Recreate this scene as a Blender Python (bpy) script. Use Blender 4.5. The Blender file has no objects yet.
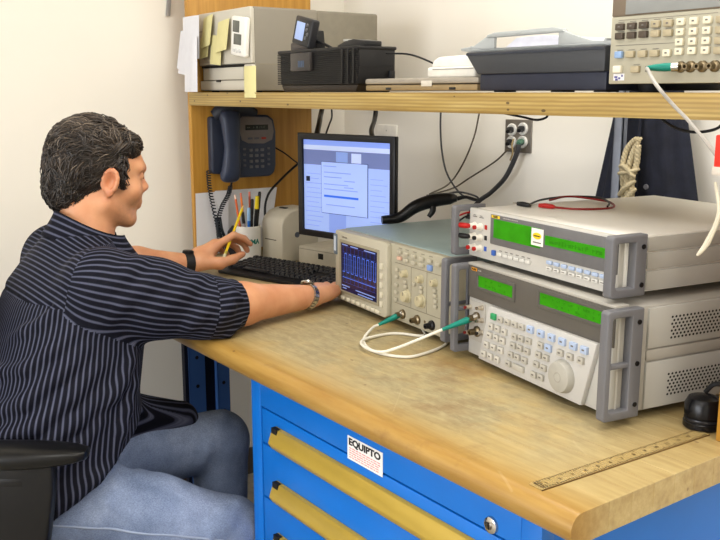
import bpy, bmesh, math, random
import numpy as np
from mathutils import Vector, Matrix
random.seed(7); rng = np.random.default_rng(7)
S = bpy.context.scene; C = S.collection
TZ = 0.86                       # height of the bench top above the floor
# ---------------------------------------------------------------- camera
cam = bpy.data.cameras.new('camera'); cam.sensor_width = 36; cam.lens = 894 / 720 * 36
cam.clip_start = .02
camo = bpy.data.objects.new('camera', cam); C.objects.link(camo)
rt, up, fw = (.592, .806, 0), (-.157, .116, .981), (-.79, .581, -.195)
M = Matrix(((rt[0], up[0], -fw[0]), (rt[1], up[1], -fw[1]), (rt[2], up[2], -fw[2]))).normalized().to_4x4()
M.translation = (0, 0, TZ + .526)
camo.matrix_world = M
S.camera = camo
# ---------------------------------------------------------------- world, exposure
w = bpy.data.worlds.new('world'); S.world = w; w.use_nodes = True
w.node_tree.nodes['Background'].inputs[0].default_value = (.9, .85, .78, 1)
w.node_tree.nodes['Background'].inputs[1].default_value = .3
S.view_settings.view_transform = 'Standard'; S.view_settings.look = 'None'
S.view_settings.exposure = 0.0; S.view_settings.gamma = 1
S.view_settings.use_curve_mapping = False
LAMP_W = 13          # watts of each ceiling lamp
LAMP_COL = (1.0, 1.0, 1.0)
LAMPS = [(-1.15, 1.25), (.0, 1.2), (-.6, -.2), (1.3, .2), (.6, -2.2)]
FILL_WIN = (-2.4, 1.0, .55, 2.3)   # x0, x1, z0, z1 of the unseen window added for frontal fill, behind the camera
FILL_W = 140; FILL_COL = (.97, .99, 1.04)  # power and colour of the added fill light
# ---------------------------------------------------------------- materials
def lin(c):
    if isinstance(c, str):
        c = [int(c[i:i+2], 16) / 255 for i in (0, 2, 4)]
    else: c = [x / 255 for x in c]
    return tuple((x / 12.92 if x <= .04045 else ((x + .055) / 1.055) ** 2.4) for x in c) + (1,)
class NT:
    def __init__(s, name):
        s.m = bpy.data.materials.new(name); s.m.use_nodes = True
        s.t = s.m.node_tree; s.n = s.t.nodes; s.b = s.n['Principled BSDF']
    def node(s, t, **k):
        n = s.n.new(t)
        for a, v in k.items(): setattr(n, a, v)
        return n
    def link(s, a, b): s.t.links.new(a, b)
    def coord(s, kind='Object', scale=(1, 1, 1)):
        mp = s.node('ShaderNodeMapping'); mp.inputs['Scale'].default_value = scale
        if kind == 'World': o = s.node('ShaderNodeNewGeometry').outputs['Position']
        else: o = s.node('ShaderNodeTexCoord').outputs[kind]
        s.link(o, mp.inputs[0]); return mp.outputs[0]
    def noise(s, vec, scale, detail=3, rough=.55):
        n = s.node('ShaderNodeTexNoise'); n.inputs['Scale'].default_value = scale
        n.inputs['Detail'].default_value = detail; n.inputs['Roughness'].default_value = rough
        s.link(vec, n.inputs['Vector']); return n.outputs['Fac']
    def ramp(s, fac, stops, interp='LINEAR'):
        r = s.node('ShaderNodeValToRGB'); r.color_ramp.interpolation = interp
        e = r.color_ramp.elements
        while len(e) < len(stops): e.new(.5)
        for el, (p, c) in zip(e, stops): el.position = p; el.color = c
        s.link(fac, r.inputs[0]); return r.outputs[0]
    def mix(s, fac, a, b, mode='MIX'):
        m = s.node('ShaderNodeMix', data_type='RGBA', blend_type=mode)
        for i, v in ((0, fac), (6, a), (7, b)):
            if hasattr(v, 'links'): s.link(v, m.inputs[i])
            else: m.inputs[i].default_value = v
        return m.outputs[2]
    def math(s, op, a, b=0.0, c=None):
        m = s.node('ShaderNodeMath', operation=op)
        for i, v in enumerate((a, b) if c is None else (a, b, c)):
            if hasattr(v, 'links'): s.link(v, m.inputs[i])
            else: m.inputs[i].default_value = v
        return m.outputs[0]
    def bump(s, h, strength=.3, dist=.002):
        b = s.node('ShaderNodeBump'); b.inputs['Strength'].default_value = strength
        b.inputs['Distance'].default_value = dist
        s.link(h, b.inputs['Height']); s.link(b.outputs[0], s.b.inputs['Normal'])
    def base(s, v):
        if hasattr(v, 'links'): s.link(v, s.b.inputs['Base Color'])
        else: s.b.inputs['Base Color'].default_value = v
    def set(s, **k):
        for a, v in k.items(): s.b.inputs[a.replace('_', ' ')].default_value = v
_mats = {}
def mat(col, rough=.5, metal=0, var=.06, scale=40, bump=0, emit=0, spec=.3, kind='Object'):
    """a plain surface with a little procedural variation in tone and gloss"""
    key = (str(col), rough, metal, var, scale, bump, emit, spec)
    if key in _mats: return _mats[key]
    t = NT('surface_%d' % len(_mats)); c = lin(col)
    n = t.noise(t.coord(kind), scale)
    d = tuple(x * (1 - var) for x in c[:3]) + (1,); l = tuple(min(1, x * (1 + var)) for x in c[:3]) + (1,)
    cc = t.ramp(n, [(.3, d), (.7, l)]); t.base(cc)
    t.set(Roughness=rough, Metallic=metal); t.b.inputs['Specular IOR Level'].default_value = spec
    if bump: t.bump(t.noise(t.coord(kind), scale * 8), bump, .001)
    if emit: t.link(cc, t.b.inputs['Emission Color']); t.b.inputs['Emission Strength'].default_value = emit
    _mats[key] = t.m; return t.m
# ---------------------------------------------------------------- mesh builder
def catmull(p, sub=6):
    p = [np.array(q, float) for q in p]
    if len(p) < 3: return p
    q = [2 * p[0] - p[1]] + p + [2 * p[-1] - p[-2]]; out = []
    for i in range(1, len(q) - 2):
        a, b, c, d = q[i-1:i+3]
        for k in range(sub):
            t = k / sub
            out.append(.5 * (2*b + (c-a)*t + (2*a-5*b+4*c-d)*t*t + (3*b-a-3*c+d)*t**3))
    out.append(p[-1]); return out
class MB:
    def __init__(s): s.v = []; s.f = []; s.m = []
    def add(s, v, f, mi=0):
        o = len(s.v); s.v += [tuple(map(float, q)) for q in v]
        s.f += [tuple(i + o for i in q) for q in f]; s.m += [mi] * len(f); return s
    def box(s, x0, x1, y0, y1, z0, z1, mi=0):
        v = [(x, y, z) for z in (z0, z1) for y in (y0, y1) for x in (x0, x1)]
        return s.add(v, [(0,2,3,1),(4,5,7,6),(0,1,5,4),(2,6,7,3),(0,4,6,2),(1,3,7,5)], mi)
    def prism(s, poly, ax, a0, a1, mi=0):
        """poly: 2D points; ax 'x': (y,z), 'y': (x,z), 'z': (x,y)"""
        def P(p, a): return {'x': (a, p[0], p[1]), 'y': (p[0], a, p[1]), 'z': (p[0], p[1], a)}[ax]
        n = len(poly); v = [P(p, a0) for p in poly] + [P(p, a1) for p in poly]
        f = [tuple(range(n))[::-1], tuple(range(n, 2*n))] + [(i, (i+1) % n, n+(i+1) % n, n+i) for i in range(n)]
        return s.add(v, f, mi)
    def frame(s, x0, x1, z0, z1, t, y0, y1, mi=0):
        """rectangular frame in the xz plane, bar width t"""
        o = [(x0,z0),(x1,z0),(x1,z1),(x0,z1)]; i = [(x0+t,z0+t),(x1-t,z0+t),(x1-t,z1-t),(x0+t,z1-t)]
        v = [(p[0],y,p[1]) for y in (y0,y1) for q in (o,i) for p in q]; f = []
        for k in range(4):
            j = (k+1) % 4
            f += [(k,j,4+j,4+k),(8+k,12+k,12+j,8+j),(k,8+k,8+j,j),(4+k,4+j,12+j,12+k)]
        return s.add(v, f, mi)
    def ring_tube(s, rings, mi=0, cap=True, close=False):
        n = len(rings[0]); v = [p for r in rings for p in r]; f = []
        m = len(rings)
        for i in range(m if close else m - 1):
            for k in range(n):
                a = i*n; b = ((i+1) % m)*n
                f.append((a+k, a+(k+1) % n, b+(k+1) % n, b+k))
        if cap and not close: f += [tuple(range(n))[::-1], tuple(range((m-1)*n, m*n))]
        return s.add(v, f, mi)
    def tube(s, pts, r, n=8, mi=0, sub=6, close=False):
        p = catmull(pts, sub) if sub else [np.array(q, float) for q in pts]
        R = r if hasattr(r, '__len__') else [r] * len(p)
        if len(R) != len(p): R = np.interp(np.linspace(0, 1, len(p)), np.linspace(0, 1, len(R)), R)
        T = [p[min(i+1, len(p)-1)] - p[max(i-1, 0)] for i in range(len(p))]
        T = [t / (np.linalg.norm(t) + 1e-9) for t in T]
        u = np.cross(T[0], (0, 0, 1)); 
        if np.linalg.norm(u) < .1: u = np.cross(T[0], (1, 0, 0))
        rings = []
        for q, t, rr in zip(p, T, R):
            u = u - t * np.dot(u, t); u /= np.linalg.norm(u) + 1e-9; w_ = np.cross(t, u)
            rings.append([q + rr*(math.cos(a)*u + math.sin(a)*w_) for a in np.arange(n) * 2*math.pi/n])
        return s.ring_tube(rings, mi, True, close)
    def cyl(s, a, b, r, r2=None, n=16, mi=0):
        return s.tube([a, b], [r, r if r2 is None else r2], n, mi, 0)
    def lathe(s, prof, n=24, o=(0,0,0), ax='z', mi=0):
        rings = []
        for r, h in prof:
            ring = []
            for k in range(n):
                a = 2*math.pi*k/n; x, y = max(r, 1e-5)*math.cos(a), max(r, 1e-5)*math.sin(a)
                p = {'z': (x, y, h), 'y': (x, -h, y), 'x': (h, x, y)}[ax]
                ring.append((o[0]+p[0], o[1]+p[1], o[2]+p[2]))
            rings.append(ring)
        return s.ring_tube(rings, mi)
    def mesh(s, name, mats, bevel=0, seg=2, ang=35, off=None):
        me = bpy.data.meshes.new(name)
        v = s.v if off is None else [tuple(np.array(q) - off) for q in s.v]
        me.from_pydata(v, [], s.f)
        for m in (mats if isinstance(mats, (list, tuple)) else [mats]): me.materials.append(m)
        me.polygons.foreach_set('material_index', s.m)
        bm = bmesh.new(); bm.from_mesh(me)
        bmesh.ops.recalc_face_normals(bm, faces=bm.faces)
        if bevel:
            e = [x for x in bm.edges if len(x.link_faces) == 2 and x.calc_face_angle(0) > math.radians(30)]
            bmesh.ops.bevel(bm, geom=e, offset=bevel, segments=seg, profile=.5, affect='EDGES', clamp_overlap=True)
        bm.to_mesh(me); bm.free()
        me.polygons.foreach_set('use_smooth', [True] * len(me.polygons))
        me.set_sharp_from_angle(angle=math.radians(ang)); me.update()
        return me
    def build(s, name, mats, parent=None, loc=(0,0,0), rot=None, bevel=0, seg=2, ang=35, off=None):
        return link(name, s.mesh(name, mats, bevel, seg, ang, off), parent, loc, rot)
def link(name, me, parent=None, loc=(0,0,0), rot=None):
    o = bpy.data.objects.new(name, me); C.objects.link(o); o.location = loc
    if rot is not None: o.rotation_euler = rot
    if parent is not None: o.parent = parent
    return o
def tag(o, label, cat, group=None):
    o['label'] = label; o['category'] = cat
    if group: o['group'] = group
    return o
def thing(name, label, cat, loc=(0,0,0), rz=0, group=None, rot=None):
    o = bpy.data.objects.new(name, None); C.objects.link(o); o.empty_display_size = .05
    o.location = loc; o.rotation_euler = rot or (0, 0, rz)
    return tag(o, label, cat, group)
def struct(o): o['kind'] = 'structure'; return o
def kit(name, me, parent, pts):
    """alike pieces sharing one mesh"""
    return [link(name, me, parent, p) for p in pts]
def text(name, body, size, m, parent, loc, rot, depth=.0004, bold=0, sx=1):
    cu = bpy.data.curves.new('t', 'FONT'); cu.body = body; cu.size = size; cu.extrude = depth
    cu.offset = bold; cu.align_x = 'CENTER'; cu.align_y = 'CENTER'
    o = bpy.data.objects.new('t', cu); C.objects.link(o)
    me = bpy.data.meshes.new_from_object(o.evaluated_get(bpy.context.evaluated_depsgraph_get()))
    bpy.data.objects.remove(o)
    me.materials.clear(); me.materials.append(m)
    p = link(name, me, parent, loc, rot); p.scale = (sx, 1, 1); return p
FRONT = (math.pi/2, 0, 0)      # flat text turned to face -y
# hutch frame: x runs to the left from its right post, y into the shelf
HO, HR = (-.72, 1.21), -.029
def hutch(x, y, z=0.0):
    c, s = math.cos(HR), math.sin(HR)
    return (HO[0] + c*x - s*y, HO[1] + s*x + c*y, TZ + z)
def xf(loc, rz, p):
    c, s = math.cos(rz), math.sin(rz)
    return (loc[0] + c*p[0] - s*p[1], loc[1] + s*p[0] + c*p[1], loc[2] + p[2])
def tz(pts): return [(p[0], p[1], p[2] + TZ) for p in pts]
def cable(name, label, pts, r, m, parent=None, cat='cable', group=None, n=8):
    """one cable as a thing with its base at its first point (pts in bench-top coordinates)"""
    q = tz(pts); o = np.array(q[0])
    ob = MB().tube(q, r, n).build(name, m, parent, tuple(o), off=o, ang=80)
    if parent is None: tag(ob, label, cat, group)
    return ob
# ================================================================ the room
def wall_mat(name, col):
    t = NT(name); n = t.noise(t.coord('World'), 2.2, 3)
    c = lin(col)
    t.base(t.ramp(n, [(.3, tuple(x*.97 for x in c[:3])+(1,)), (.7, c)]))
    t.set(Roughness=.75); t.bump(t.noise(t.coord('World'), 260, 2), .12, .001); return t.m
M_WALL = wall_mat('cream_paint', (240, 235, 224))
XL, XR, YB, YF, ZC = -2.75, 2.75, 1.95, -4.2, 2.75
struct(MB().box(XL-.1, XR+.1, YB, YB+.1, 0, ZC).build('wall_back', M_WALL))
struct(MB().box(XL-.1, XL, YF, YB, 0, ZC).build('wall_left', M_WALL))
struct(MB().box(XR, XR+.1, YF, YB, 0, ZC).build('wall_right', M_WALL))
o = MB(); x0, x1, z0, z1 = FILL_WIN
for a, b, c_, d in ((XL-.1, XR+.1, 0, z0), (XL-.1, XR+.1, z1, ZC), (XL-.1, x0, z0, z1), (x1, XR+.1, z0, z1)): o.box(a, b, YF-.1, YF, c_, d)
struct(o.build('wall_front', M_WALL))
# invented window in the front wall, added for frontal fill: frame, mullions, panes, and the fill light set in it
wd = thing('fill_window_1', 'wide window added for fill light', 'window', ((x0+x1)/2, YF-.05, z0)); del wd['label'], wd['category']; wd['kind'] = 'structure'
wm_, W_, H_ = mat((226, 224, 218), .4), (x1-x0)/2, z1-z0
MB().frame(-W_, W_, 0, H_, .05, -.05, .05).build('fill_window_frame', wm_, wd, bevel=.003)
for k in (-1, 0, 1): MB().box(k*W_/2-.02, k*W_/2+.02, -.03, .03, .05, H_-.05).build('mullion', wm_, wd, bevel=.002)
tg = NT('fill_window_glass'); tg.base((1, 1, 1, 1)); tg.set(Roughness=0, IOR=1.02); tg.b.inputs['Transmission Weight'].default_value = 1
for k in range(4): MB().box(-W_ + k*W_/2+.02, -W_ + (k+1)*W_/2-.02, -.034, -.030, .05, H_-.05).build('pane', tg.m, wd)
MB().box(-W_-.04, W_+.04, .04, .14, -.03, 0).build('fill_window_sill', wm_, wd, bevel=.004)
dl_ = bpy.data.lights.new('fill_light', 'AREA'); dl_.shape = 'RECTANGLE'; dl_.size = 2*W_-.1; dl_.size_y = H_-.1; dl_.energy = FILL_W; dl_.color = FILL_COL
link('fill_light', dl_, wd, (0, .06, H_/2), (math.pi/2, 0, 0))
t = NT('ceiling_paint'); t.base(lin((240, 238, 232))); t.set(Roughness=.8)
t.bump(t.noise(t.coord('World'), 90), .3, .002)
struct(MB().box(XL-.1, XR+.1, YF-.1, YB+.1, ZC, ZC+.1).build('ceiling', t.m))
# floor: vinyl tiles, a piece each
t = NT('vinyl_tile'); c1 = lin((176, 168, 152)); c2 = lin((150, 143, 128))
n = t.noise(t.coord('World'), 26, 5, .7)
t.base(t.ramp(n, [(.35, c2), (.6, c1)])); t.set(Roughness=.4)
fl = struct(MB().box(XL, XR, YF, YB, -.1, -.004).build('floor', mat((90, 86, 80), .8)))
tm = MB().box(.0015, .4985, .0015, .4985, 0, .004).mesh('tile', t.m, .0006, 1)
nx, ny = int((XR-XL)//.5)+1, int((YB-YF)//.5)+1
for i in range(nx):
    for j in range(ny):
        x, y = XL + i*.5, YF + j*.5
        if x + .5 > XR + .01 or y + .5 > YB + .25: continue
        o = link('tile', tm, fl, (x, y, -.004))
        if y + .5 > YB: o.scale = (1, (YB - y)/.5, 1)
mb = mat((92, 84, 74), .5)
struct(MB().box(XL, XR, YB-.012, YB, 0, .1).build('baseboard_back', mb, bevel=.003))
struct(MB().box(XL, XL+.012, YF, YB-.012, 0, .1).build('baseboard_left', mb, bevel=.003))
# ceiling lamps (out of the frame above, they light the room)
glow = mat((255, 244, 222), .6, emit=2.0, var=.01)
lampm = mat((235, 235, 232), .4)
place = ['above the office chair', 'nearest the camera corner', 'at the far front left', 'at the far front right', 'nearest the bench']
for (x, y), pl in zip(LAMPS, place):
    l = thing('ceiling_light', 'recessed white fluorescent ceiling light ' + pl, 'lamp', (x, y, ZC), 0, 'ceiling lights')
    MB().frame(-.62, .62, -.32, .32, .03, -.03, 0).build('frame', lampm, l, rot=(-math.pi/2, 0, 0))
    MB().box(-.59, .59, -.29, .29, -.02, -.005).build('diffuser', glow, l)
    a = bpy.data.lights.new('tube_light', 'AREA'); a.shape = 'RECTANGLE'; a.size = 1.15; a.size_y = .55
    a.energy = LAMP_W; a.color = LAMP_COL
    link('tube_light', a, l, (0, 0, -.035))
# wall fittings
wp = thing('wall_plate', 'white blank plate on the back wall right above the monitor', 'wall plate', (-2.486, YB, TZ+.375), 0)
MB().box(-.055, .055, -.008, 0, 0, .04).build('cover', mat((238, 234, 224), .35), wp, bevel=.003)
MB().cyl((0, -.0085, .02), (0, -.007, .02), .003, n=10).build('screw', mat((190, 188, 180), .3, .8), wp)
hs = thing('hanging_strap', 'grey strap hanging on the left wall above the papers', 'strap', (XL+.006, 1.27, TZ+.765), 0)
MB().prism([(-.02, 0), (-.006, .0), (.012, .16), (-.002, .16)], 'x', -.003, .003).build('webbing', mat((150, 148, 146), .5), hs, bevel=.001)
MB().cyl((-.006, .005, .15), (.010, .005, .15), .005, n=10).build('peg', mat((170, 170, 168), .3, .8), hs)
# ================================================================ workbench
t = NT('worn_maple'); g = t.coord('World', (5, 60, 60)); wv = t.coord('World')
grain = t.noise(g, 1.0, 5, .65)
oi = t.node('ShaderNodeObjectInfo')
base = t.ramp(grain, [(.25, lin((158, 130, 76))), (.55, lin((184, 160, 106))), (.8, lin((202, 180, 130)))])
base = t.mix(t.math('MULTIPLY', oi.outputs['Random'], .28), base, lin((160, 128, 72)))
# grey worn patches where the varnish has gone: along the middle of the top
sx = t.node('ShaderNodeSeparateXYZ'); t.link(t.node('ShaderNodeNewGeometry').outputs['Position'], sx.inputs[0])
me_ = t.node('ShaderNodeMapRange'); me_.interpolation_type = 'SMOOTHSTEP'; t.link(sx.outputs['Y'], me_.inputs['Value'])
for i, v in ((1, .845), (2, .91), (3, .75), (4, 0)): me_.inputs[i].default_value = v
base = t.mix(me_.outputs[0], base, t.ramp(grain, [(.25, lin((142, 98, 26))), (.75, lin((172, 132, 54)))]))
big = t.noise(wv, 5.5, 5, .65)
mr = t.node('ShaderNodeMapRange'); mr.interpolation_type = 'SMOOTHSTEP'
t.link(sx.outputs['Y'], mr.inputs['Value'])
for i, v in ((1, .86), (2, .97), (3, 0), (4, 1)): mr.inputs[i].default_value = v
mz = t.node('ShaderNodeMapRange'); t.link(sx.outputs['Z'], mz.inputs['Value'])
for i, v in ((1, TZ-.004), (2, TZ-.001), (3, 0), (4, 1)): mz.inputs[i].default_value = v
mx = t.node('ShaderNodeMapRange'); mx.interpolation_type = 'SMOOTHSTEP'; t.link(sx.outputs['X'], mx.inputs['Value'])
for i, v in ((1, -.95), (2, -.72), (3, 1), (4, .25)): mx.inputs[i].default_value = v
wear = t.math('MULTIPLY', t.ramp(big, [(.30, (0,0,0,1)), (.52, (1,1,1,1))]), mr.outputs[0])
wear = t.math('MULTIPLY', t.math('MULTIPLY', wear, mz.outputs[0]), mx.outputs[0])
fine = t.noise(t.coord('World', (14, 40, 40)), 2.0, 4, .7)
greyc = t.ramp(fine, [(.3, lin((130, 120, 92))), (.7, lin((174, 162, 126)))])
col = t.mix(t.math('MULTIPLY', wear, .8), base, greyc)
# dark specks and nicks
sp = t.node('ShaderNodeTexVoronoi'); sp.inputs['Scale'].default_value = 17
t.link(t.coord('World', (1, 1.6, 1)), sp.inputs['Vector'])
spk = t.math('MULTIPLY', t.math('LESS_THAN', sp.outputs['Distance'], .075), t.math('GREATER_THAN', t.noise(wv, 9, 2), .52))
col = t.mix(t.math('MULTIPLY', spk, .65), col, lin((98, 66, 34)))
st = t.noise(wv, 3.3, 6, .75)
col = t.mix(t.ramp(st, [(.56, (0,0,0,1)), (.68, (.5,.5,.5,1))]), col, lin((120, 84, 44)))
# pale scratches
sc = t.node('ShaderNodeTexWave', wave_type='BANDS', bands_direction='DIAGONAL'); sc.inputs['Scale'].default_value = 2.6
sc.inputs['Distortion'].default_value = 9; sc.inputs['Detail'].default_value = 1.5; sc.inputs['Detail Scale'].default_value = .7
t.link(wv, sc.inputs['Vector'])
scr = t.math('MULTIPLY', t.math('GREATER_THAN', sc.outputs['Fac'], .9990), t.math('GREATER_THAN', t.noise(wv, 6, 2), .58))
col = t.mix(t.math('MULTIPLY', scr, .10), col, lin((226, 206, 166)))
t.base(col); t.set(Roughness=.42); t.bump(t.math('ADD', grain, t.math('MULTIPLY', spk, -2)), .12, .001)
r_ = t.ramp(wear, [(0, (.36,)*3+(1,)), (1, (.58,)*3+(1,))]); t.link(r_, t.b.inputs['Roughness'])
M_TOP = t.m
M_BLUE = mat((8, 110, 206), .38, var=.03, scale=9, spec=.45)
M_BLUE2 = mat((62, 104, 172), .45, var=.03, scale=9)
BX0, BX1, BY0, BY1 = -2.66, -.685, .835, 1.675
bench = thing('workbench', 'long maple-topped workbench with a worn rounded front edge and blue legs', 'workbench', (BX0, BY0, 0))
L = BX1 - BX0
# bullnose front board, then laminated strips running the length of the top
nose = [(.075, -.045)] + [(.022 - .022*math.sin(a), -.0225 - .0225*math.cos(a)) for a in np.linspace(0, math.pi, 11)] + [(.075, 0)]
fb = MB(); ring = [[(x, p[0], p[1]) for p in nose] for x in (0, L-.004, L)]
for i, p in enumerate(nose):
    c = (.045, -.0225); ring[2][i] = (L, c[0] + (p[0]-c[0])*.985, c[1] + (p[1]-c[1])*.98)
fb.ring_tube(ring).build('front_strip', M_TOP, bench, (0, 0, TZ), ang=40)
ns = 16; wds = (BY1 - BY0 - .075) / ns
sm = MB().box(0, L, 0, wds, -.045, 0).mesh('maple_strip', M_TOP, .0006, 1)
for i in range(ns): link('maple_strip', sm, bench, (0, .075 + i*wds, TZ))
# chip with pale repair on the front edge
MB().prism([(0, 0), (.018, .003), (.034, .001), (.03, .010), (.010, .013), (.002, .009)], 'y', -.0006, .0006).build('chipped_patch', mat((226, 214, 196), .6, var=.2, scale=200), bench, (1.735, .0024, TZ-.028), rot=(-.3, 0, 0))
# rear leg at the left end: a pair of folded steel uprights, and the one in front of it
leg_z = TZ - .045
def upright(x, y, wd, rz):
    o = MB().box(0, wd, 0, .003, 0, leg_z); o.box(0, .003, 0, .05, 0, leg_z)
    return o.build('leg', M_BLUE2, bench, (x, y, 0), rot=(0, 0, rz), bevel=.0006, seg=1)
for (x, y, wd) in ((.185, .322, .055), (.20, .412, .042)):
    u = upright(x, y, wd, math.pi/2)
    for k, zz in enumerate(np.arange(.1, leg_z, .094)):
        MB().cyl((wd*.5, -.0012, zz), (wd*.5, .001, zz), .006, n=10).build('bolt_hole', mat((14, 16, 24), .7), u)
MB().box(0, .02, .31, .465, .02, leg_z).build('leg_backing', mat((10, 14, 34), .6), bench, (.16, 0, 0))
for y in (.03, .32):
    MB().box(.13, .2, y, y+.15, 0, .012).build('foot_plate', M_BLUE2, bench, (0, 0, 0), bevel=.002)
MB().box(.14, .18, .05, .11, .012, leg_z).build('leg', M_BLUE2, bench, (0, 0, 0), bevel=.003)
# ================================================================ drawer cabinet
CW, CX, CY = .803, -1.566, .87
cab = thing('drawer_cabinet', 'bright blue steel drawer cabinet with long tan pulls under the workbench', 'cabinet', (CX, CY, 0))
o = MB(); h = TZ - .046; D = .79
o.box(0, CW, .026, D, .06, h)                                   # carcass
o.box(0, .038, 0, .027, .0, h); o.box(CW-.038, CW, 0, .027, .0, h)      # stiles
o.box(.038, CW-.038, 0, .027, h-.059, h)                       # top rail
o.box(.0, CW, .03, D, 0, .06)
o.build('body', M_BLUE, cab, bevel=.0015)
M_PULL = mat((182, 154, 66), .36, .15, var=.05, scale=14); M_DARK = mat((22, 20, 18), .8)
rows = [(-.107, -.184), (-.184, -.302), (-.302, -.420), (-.420, -.560), (-.560, -.700), (-.700, -.800)]
pulls = [-.131, -.247, -.362, -.482, -.622, -.745]
for (a, b), p in zip(rows, pulls):
    d = MB().box(.042, CW-.042, .001, .025, TZ+b+.002, TZ+a-.002).build('drawer', M_BLUE, cab, bevel=.0015)
    z = TZ + p; x0, x1 = .098, .722
    pr = [(0, 0), (-.010, -.001), (-.0205, -.030), (-.0195, -.0335), (-.012, -.045), (0, -.045)]
    MB().prism(pr, 'x', x0, x1).build('pull', M_PULL, d, (0, .001, z), bevel=.0007, seg=1)
    MB().box(x0+.002, x0+.022, -.0125, -.003, z-.011, z+.0008).build('end_slot', M_DARK, d)
    MB().prism([(-.001, -.002), (-.009, -.003), (-.0150, -.020), (-.001, -.020)], 'x', x0-.0006, x1+.0006).build('pull_recess', M_DARK, d, (0, .001, z))
lk = MB().lathe([(.0, .006), (.008, .006), (.0125, .004), (.0135, .0), (.0135, -.004)], 20, ax='y').build('lock', mat((196, 192, 186), .18, 1), cab, (.7076, .000, TZ-.093))
MB().box(-.0014, .0014, -.0075, -.0055, -.005, .005).build('keyhole', M_DARK, lk)
MB().lathe([(.0, .0072), (.005, .0068), (.006, .006)], 16, ax='y').build('cylinder_face', mat((120, 112, 104), .3, 1), lk)
# maker's plate: white card with black word and red small print
pl = MB().box(0, .102, -.0012, 0, 0, .044).build('maker_label', mat((238, 236, 234), .45, var=.02), cab, (.3465, .0, TZ-.1135), rot=(0, -.0, 0), bevel=.0004, seg=1)
text('word', 'EQUIPTO', .0172, mat((26, 24, 26), .5), pl, (.0505, -.0014, .0335), FRONT, bold=.0006, sx=1.27)
o = MB()
for r in range(5):
    x = .006
    while x < .092:
        wl = random.uniform(.004, .012)
        o.box(x, min(x+wl, .096), -.0015, -.0011, .0045 + r*.0042, .0064 + r*.0042); x += wl + .0022
o.build('small_print', mat((226, 150, 150), .6), pl)['kind'] = 'stuff'
# ================================================================ hutch shelf
def ply(name, c1, c2, c3, layered):
    t = NT(name); n = t.noise(t.coord('Object', (2.2, 40, 40) if layered else (50, 50, 2.5)), 1.2, 4, .6)
    cc = t.ramp(n, [(.3, lin(c1)), (.5, lin(c2)), (.72, lin(c3))])
    if layered:
        s = t.node('ShaderNodeSeparateXYZ'); t.link(t.node('ShaderNodeTexCoord').outputs['Object'], s.inputs[0])
        z = t.math('ADD', s.outputs['Z'], t.math('MULTIPLY', t.noise(t.coord('Object', (1, 1, 1)), 5), .004))
        ly = t.math('FRACT', t.math('MULTIPLY', z, 140))
        cc = t.mix(t.ramp(ly, [(.4, (0,0,0,1)), (.5, (.55,)*3+(1,)), (.9, (.45,)*3+(1,)), (1, (0,0,0,1))]), cc, lin((126, 98, 44)))
        v = t.node('ShaderNodeTexVoronoi'); v.inputs['Scale'].default_value = 20; t.link(t.coord('Object', (1, 1, 2)), v.inputs['Vector'])
        cc = t.mix(t.math('MULTIPLY', t.math('LESS_THAN', v.outputs['Distance'], .11), .8), cc, lin((62, 40, 20)))
    t.base(cc); t.set(Roughness=.45); t.bump(n, .1, .001); return t.m
M_EDGE = ply('plywood_edge', (150, 120, 56), (176, 148, 82), (194, 170, 106), True)
M_PANEL = ply('varnished_panel', (168, 118, 38), (182, 132, 48), (196, 148, 62), False)
hut = thing('wooden_shelf_unit', 'varnished plywood shelf with tall side panels standing on the workbench', 'shelf', hutch(0, 0), HR)
SX = -1.90
MB().box(SX-.004, .13, -.004, .445, .4855, .5255).build('shelf_board', M_EDGE, hut, bevel=.0015)
MB().box(SX-.022, SX, .0, .445, .0005, 1.02).build('side_panel', M_PANEL, hut, bevel=.001)
MB().box(-.002, .02, .0, .445, .0005, .4850).build('side_panel', M_PANEL, hut, bevel=.001)
# ---- papers taped to the left panel under the telephone
pm = mat((232, 232, 236), .6, var=.03, scale=14)
def sheet(name, label, pts, cat='paper', group=None, thick=.0007, m=None, rows=None):
    """a thin sheet in hutch coords; pts = four corners (x,y,z), bowed a little"""
    P = [np.array(p, float) for p in pts]; o = MB(); n = 6; vs = []
    nrm = np.cross(P[1]-P[0], P[3]-P[0]); nrm /= np.linalg.norm(nrm)
    for side in (0, 1):
        for i in range(n+1):
            for j in range(n+1):
                u, v = i/n, j/n
                p = (1-u)*(1-v)*P[0] + u*(1-v)*P[1] + u*v*P[2] + (1-u)*v*P[3]
                p = p + nrm * (.004*math.sin(math.pi*u)*math.sin(2.2*v+.4) - side*thick)
                vs.append(p)
    K = (n+1)**2; f = []
    for i in range(n):
        for j in range(n):
            a, b, c, d = i*(n+1)+j, (i+1)*(n+1)+j, (i+1)*(n+1)+j+1, i*(n+1)+j+1
            f += [(a, b, c, d), (K+d, K+c, K+b, K+a)]
    e = [i*(n+1) for i in range(n+1)] + [n*(n+1)+j for j in range(1, n+1)] + [i*(n+1)+n for i in range(n-1, -1, -1)] + [j for j in range(n-1, 0, -1)]
    f += [(e[k], e[(k+1) % len(e)], K+e[(k+1) % len(e)], K+e[k]) for k in range(len(e))]
    W_ = [np.array(hutch(*p)) for p in vs]; o.add(W_, f); org = np.mean(W_[:K], axis=0)
    ob = o.build(name, m or pm, None, tuple(org), off=org, ang=60)
    return tag(ob, label, cat, group)
x = SX + .006
sheet('paper_sheet', 'white sheet taped at the front edge of the wooden panel beside the hand', [(x, .002, .208), (x+.002, .118, .209), (x+.003, .112, .006), (x, .0, .006)])
sheet('paper_sheet', 'larger white sheet taped to the panel behind the telephone cord and pens', [(x-.001, .07, .212), (x+.001, .30, .211), (x+.001, .265, .012), (x-.001, .09, .012)], m=mat((222, 222, 224), .6, var=.06, scale=30))
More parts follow.
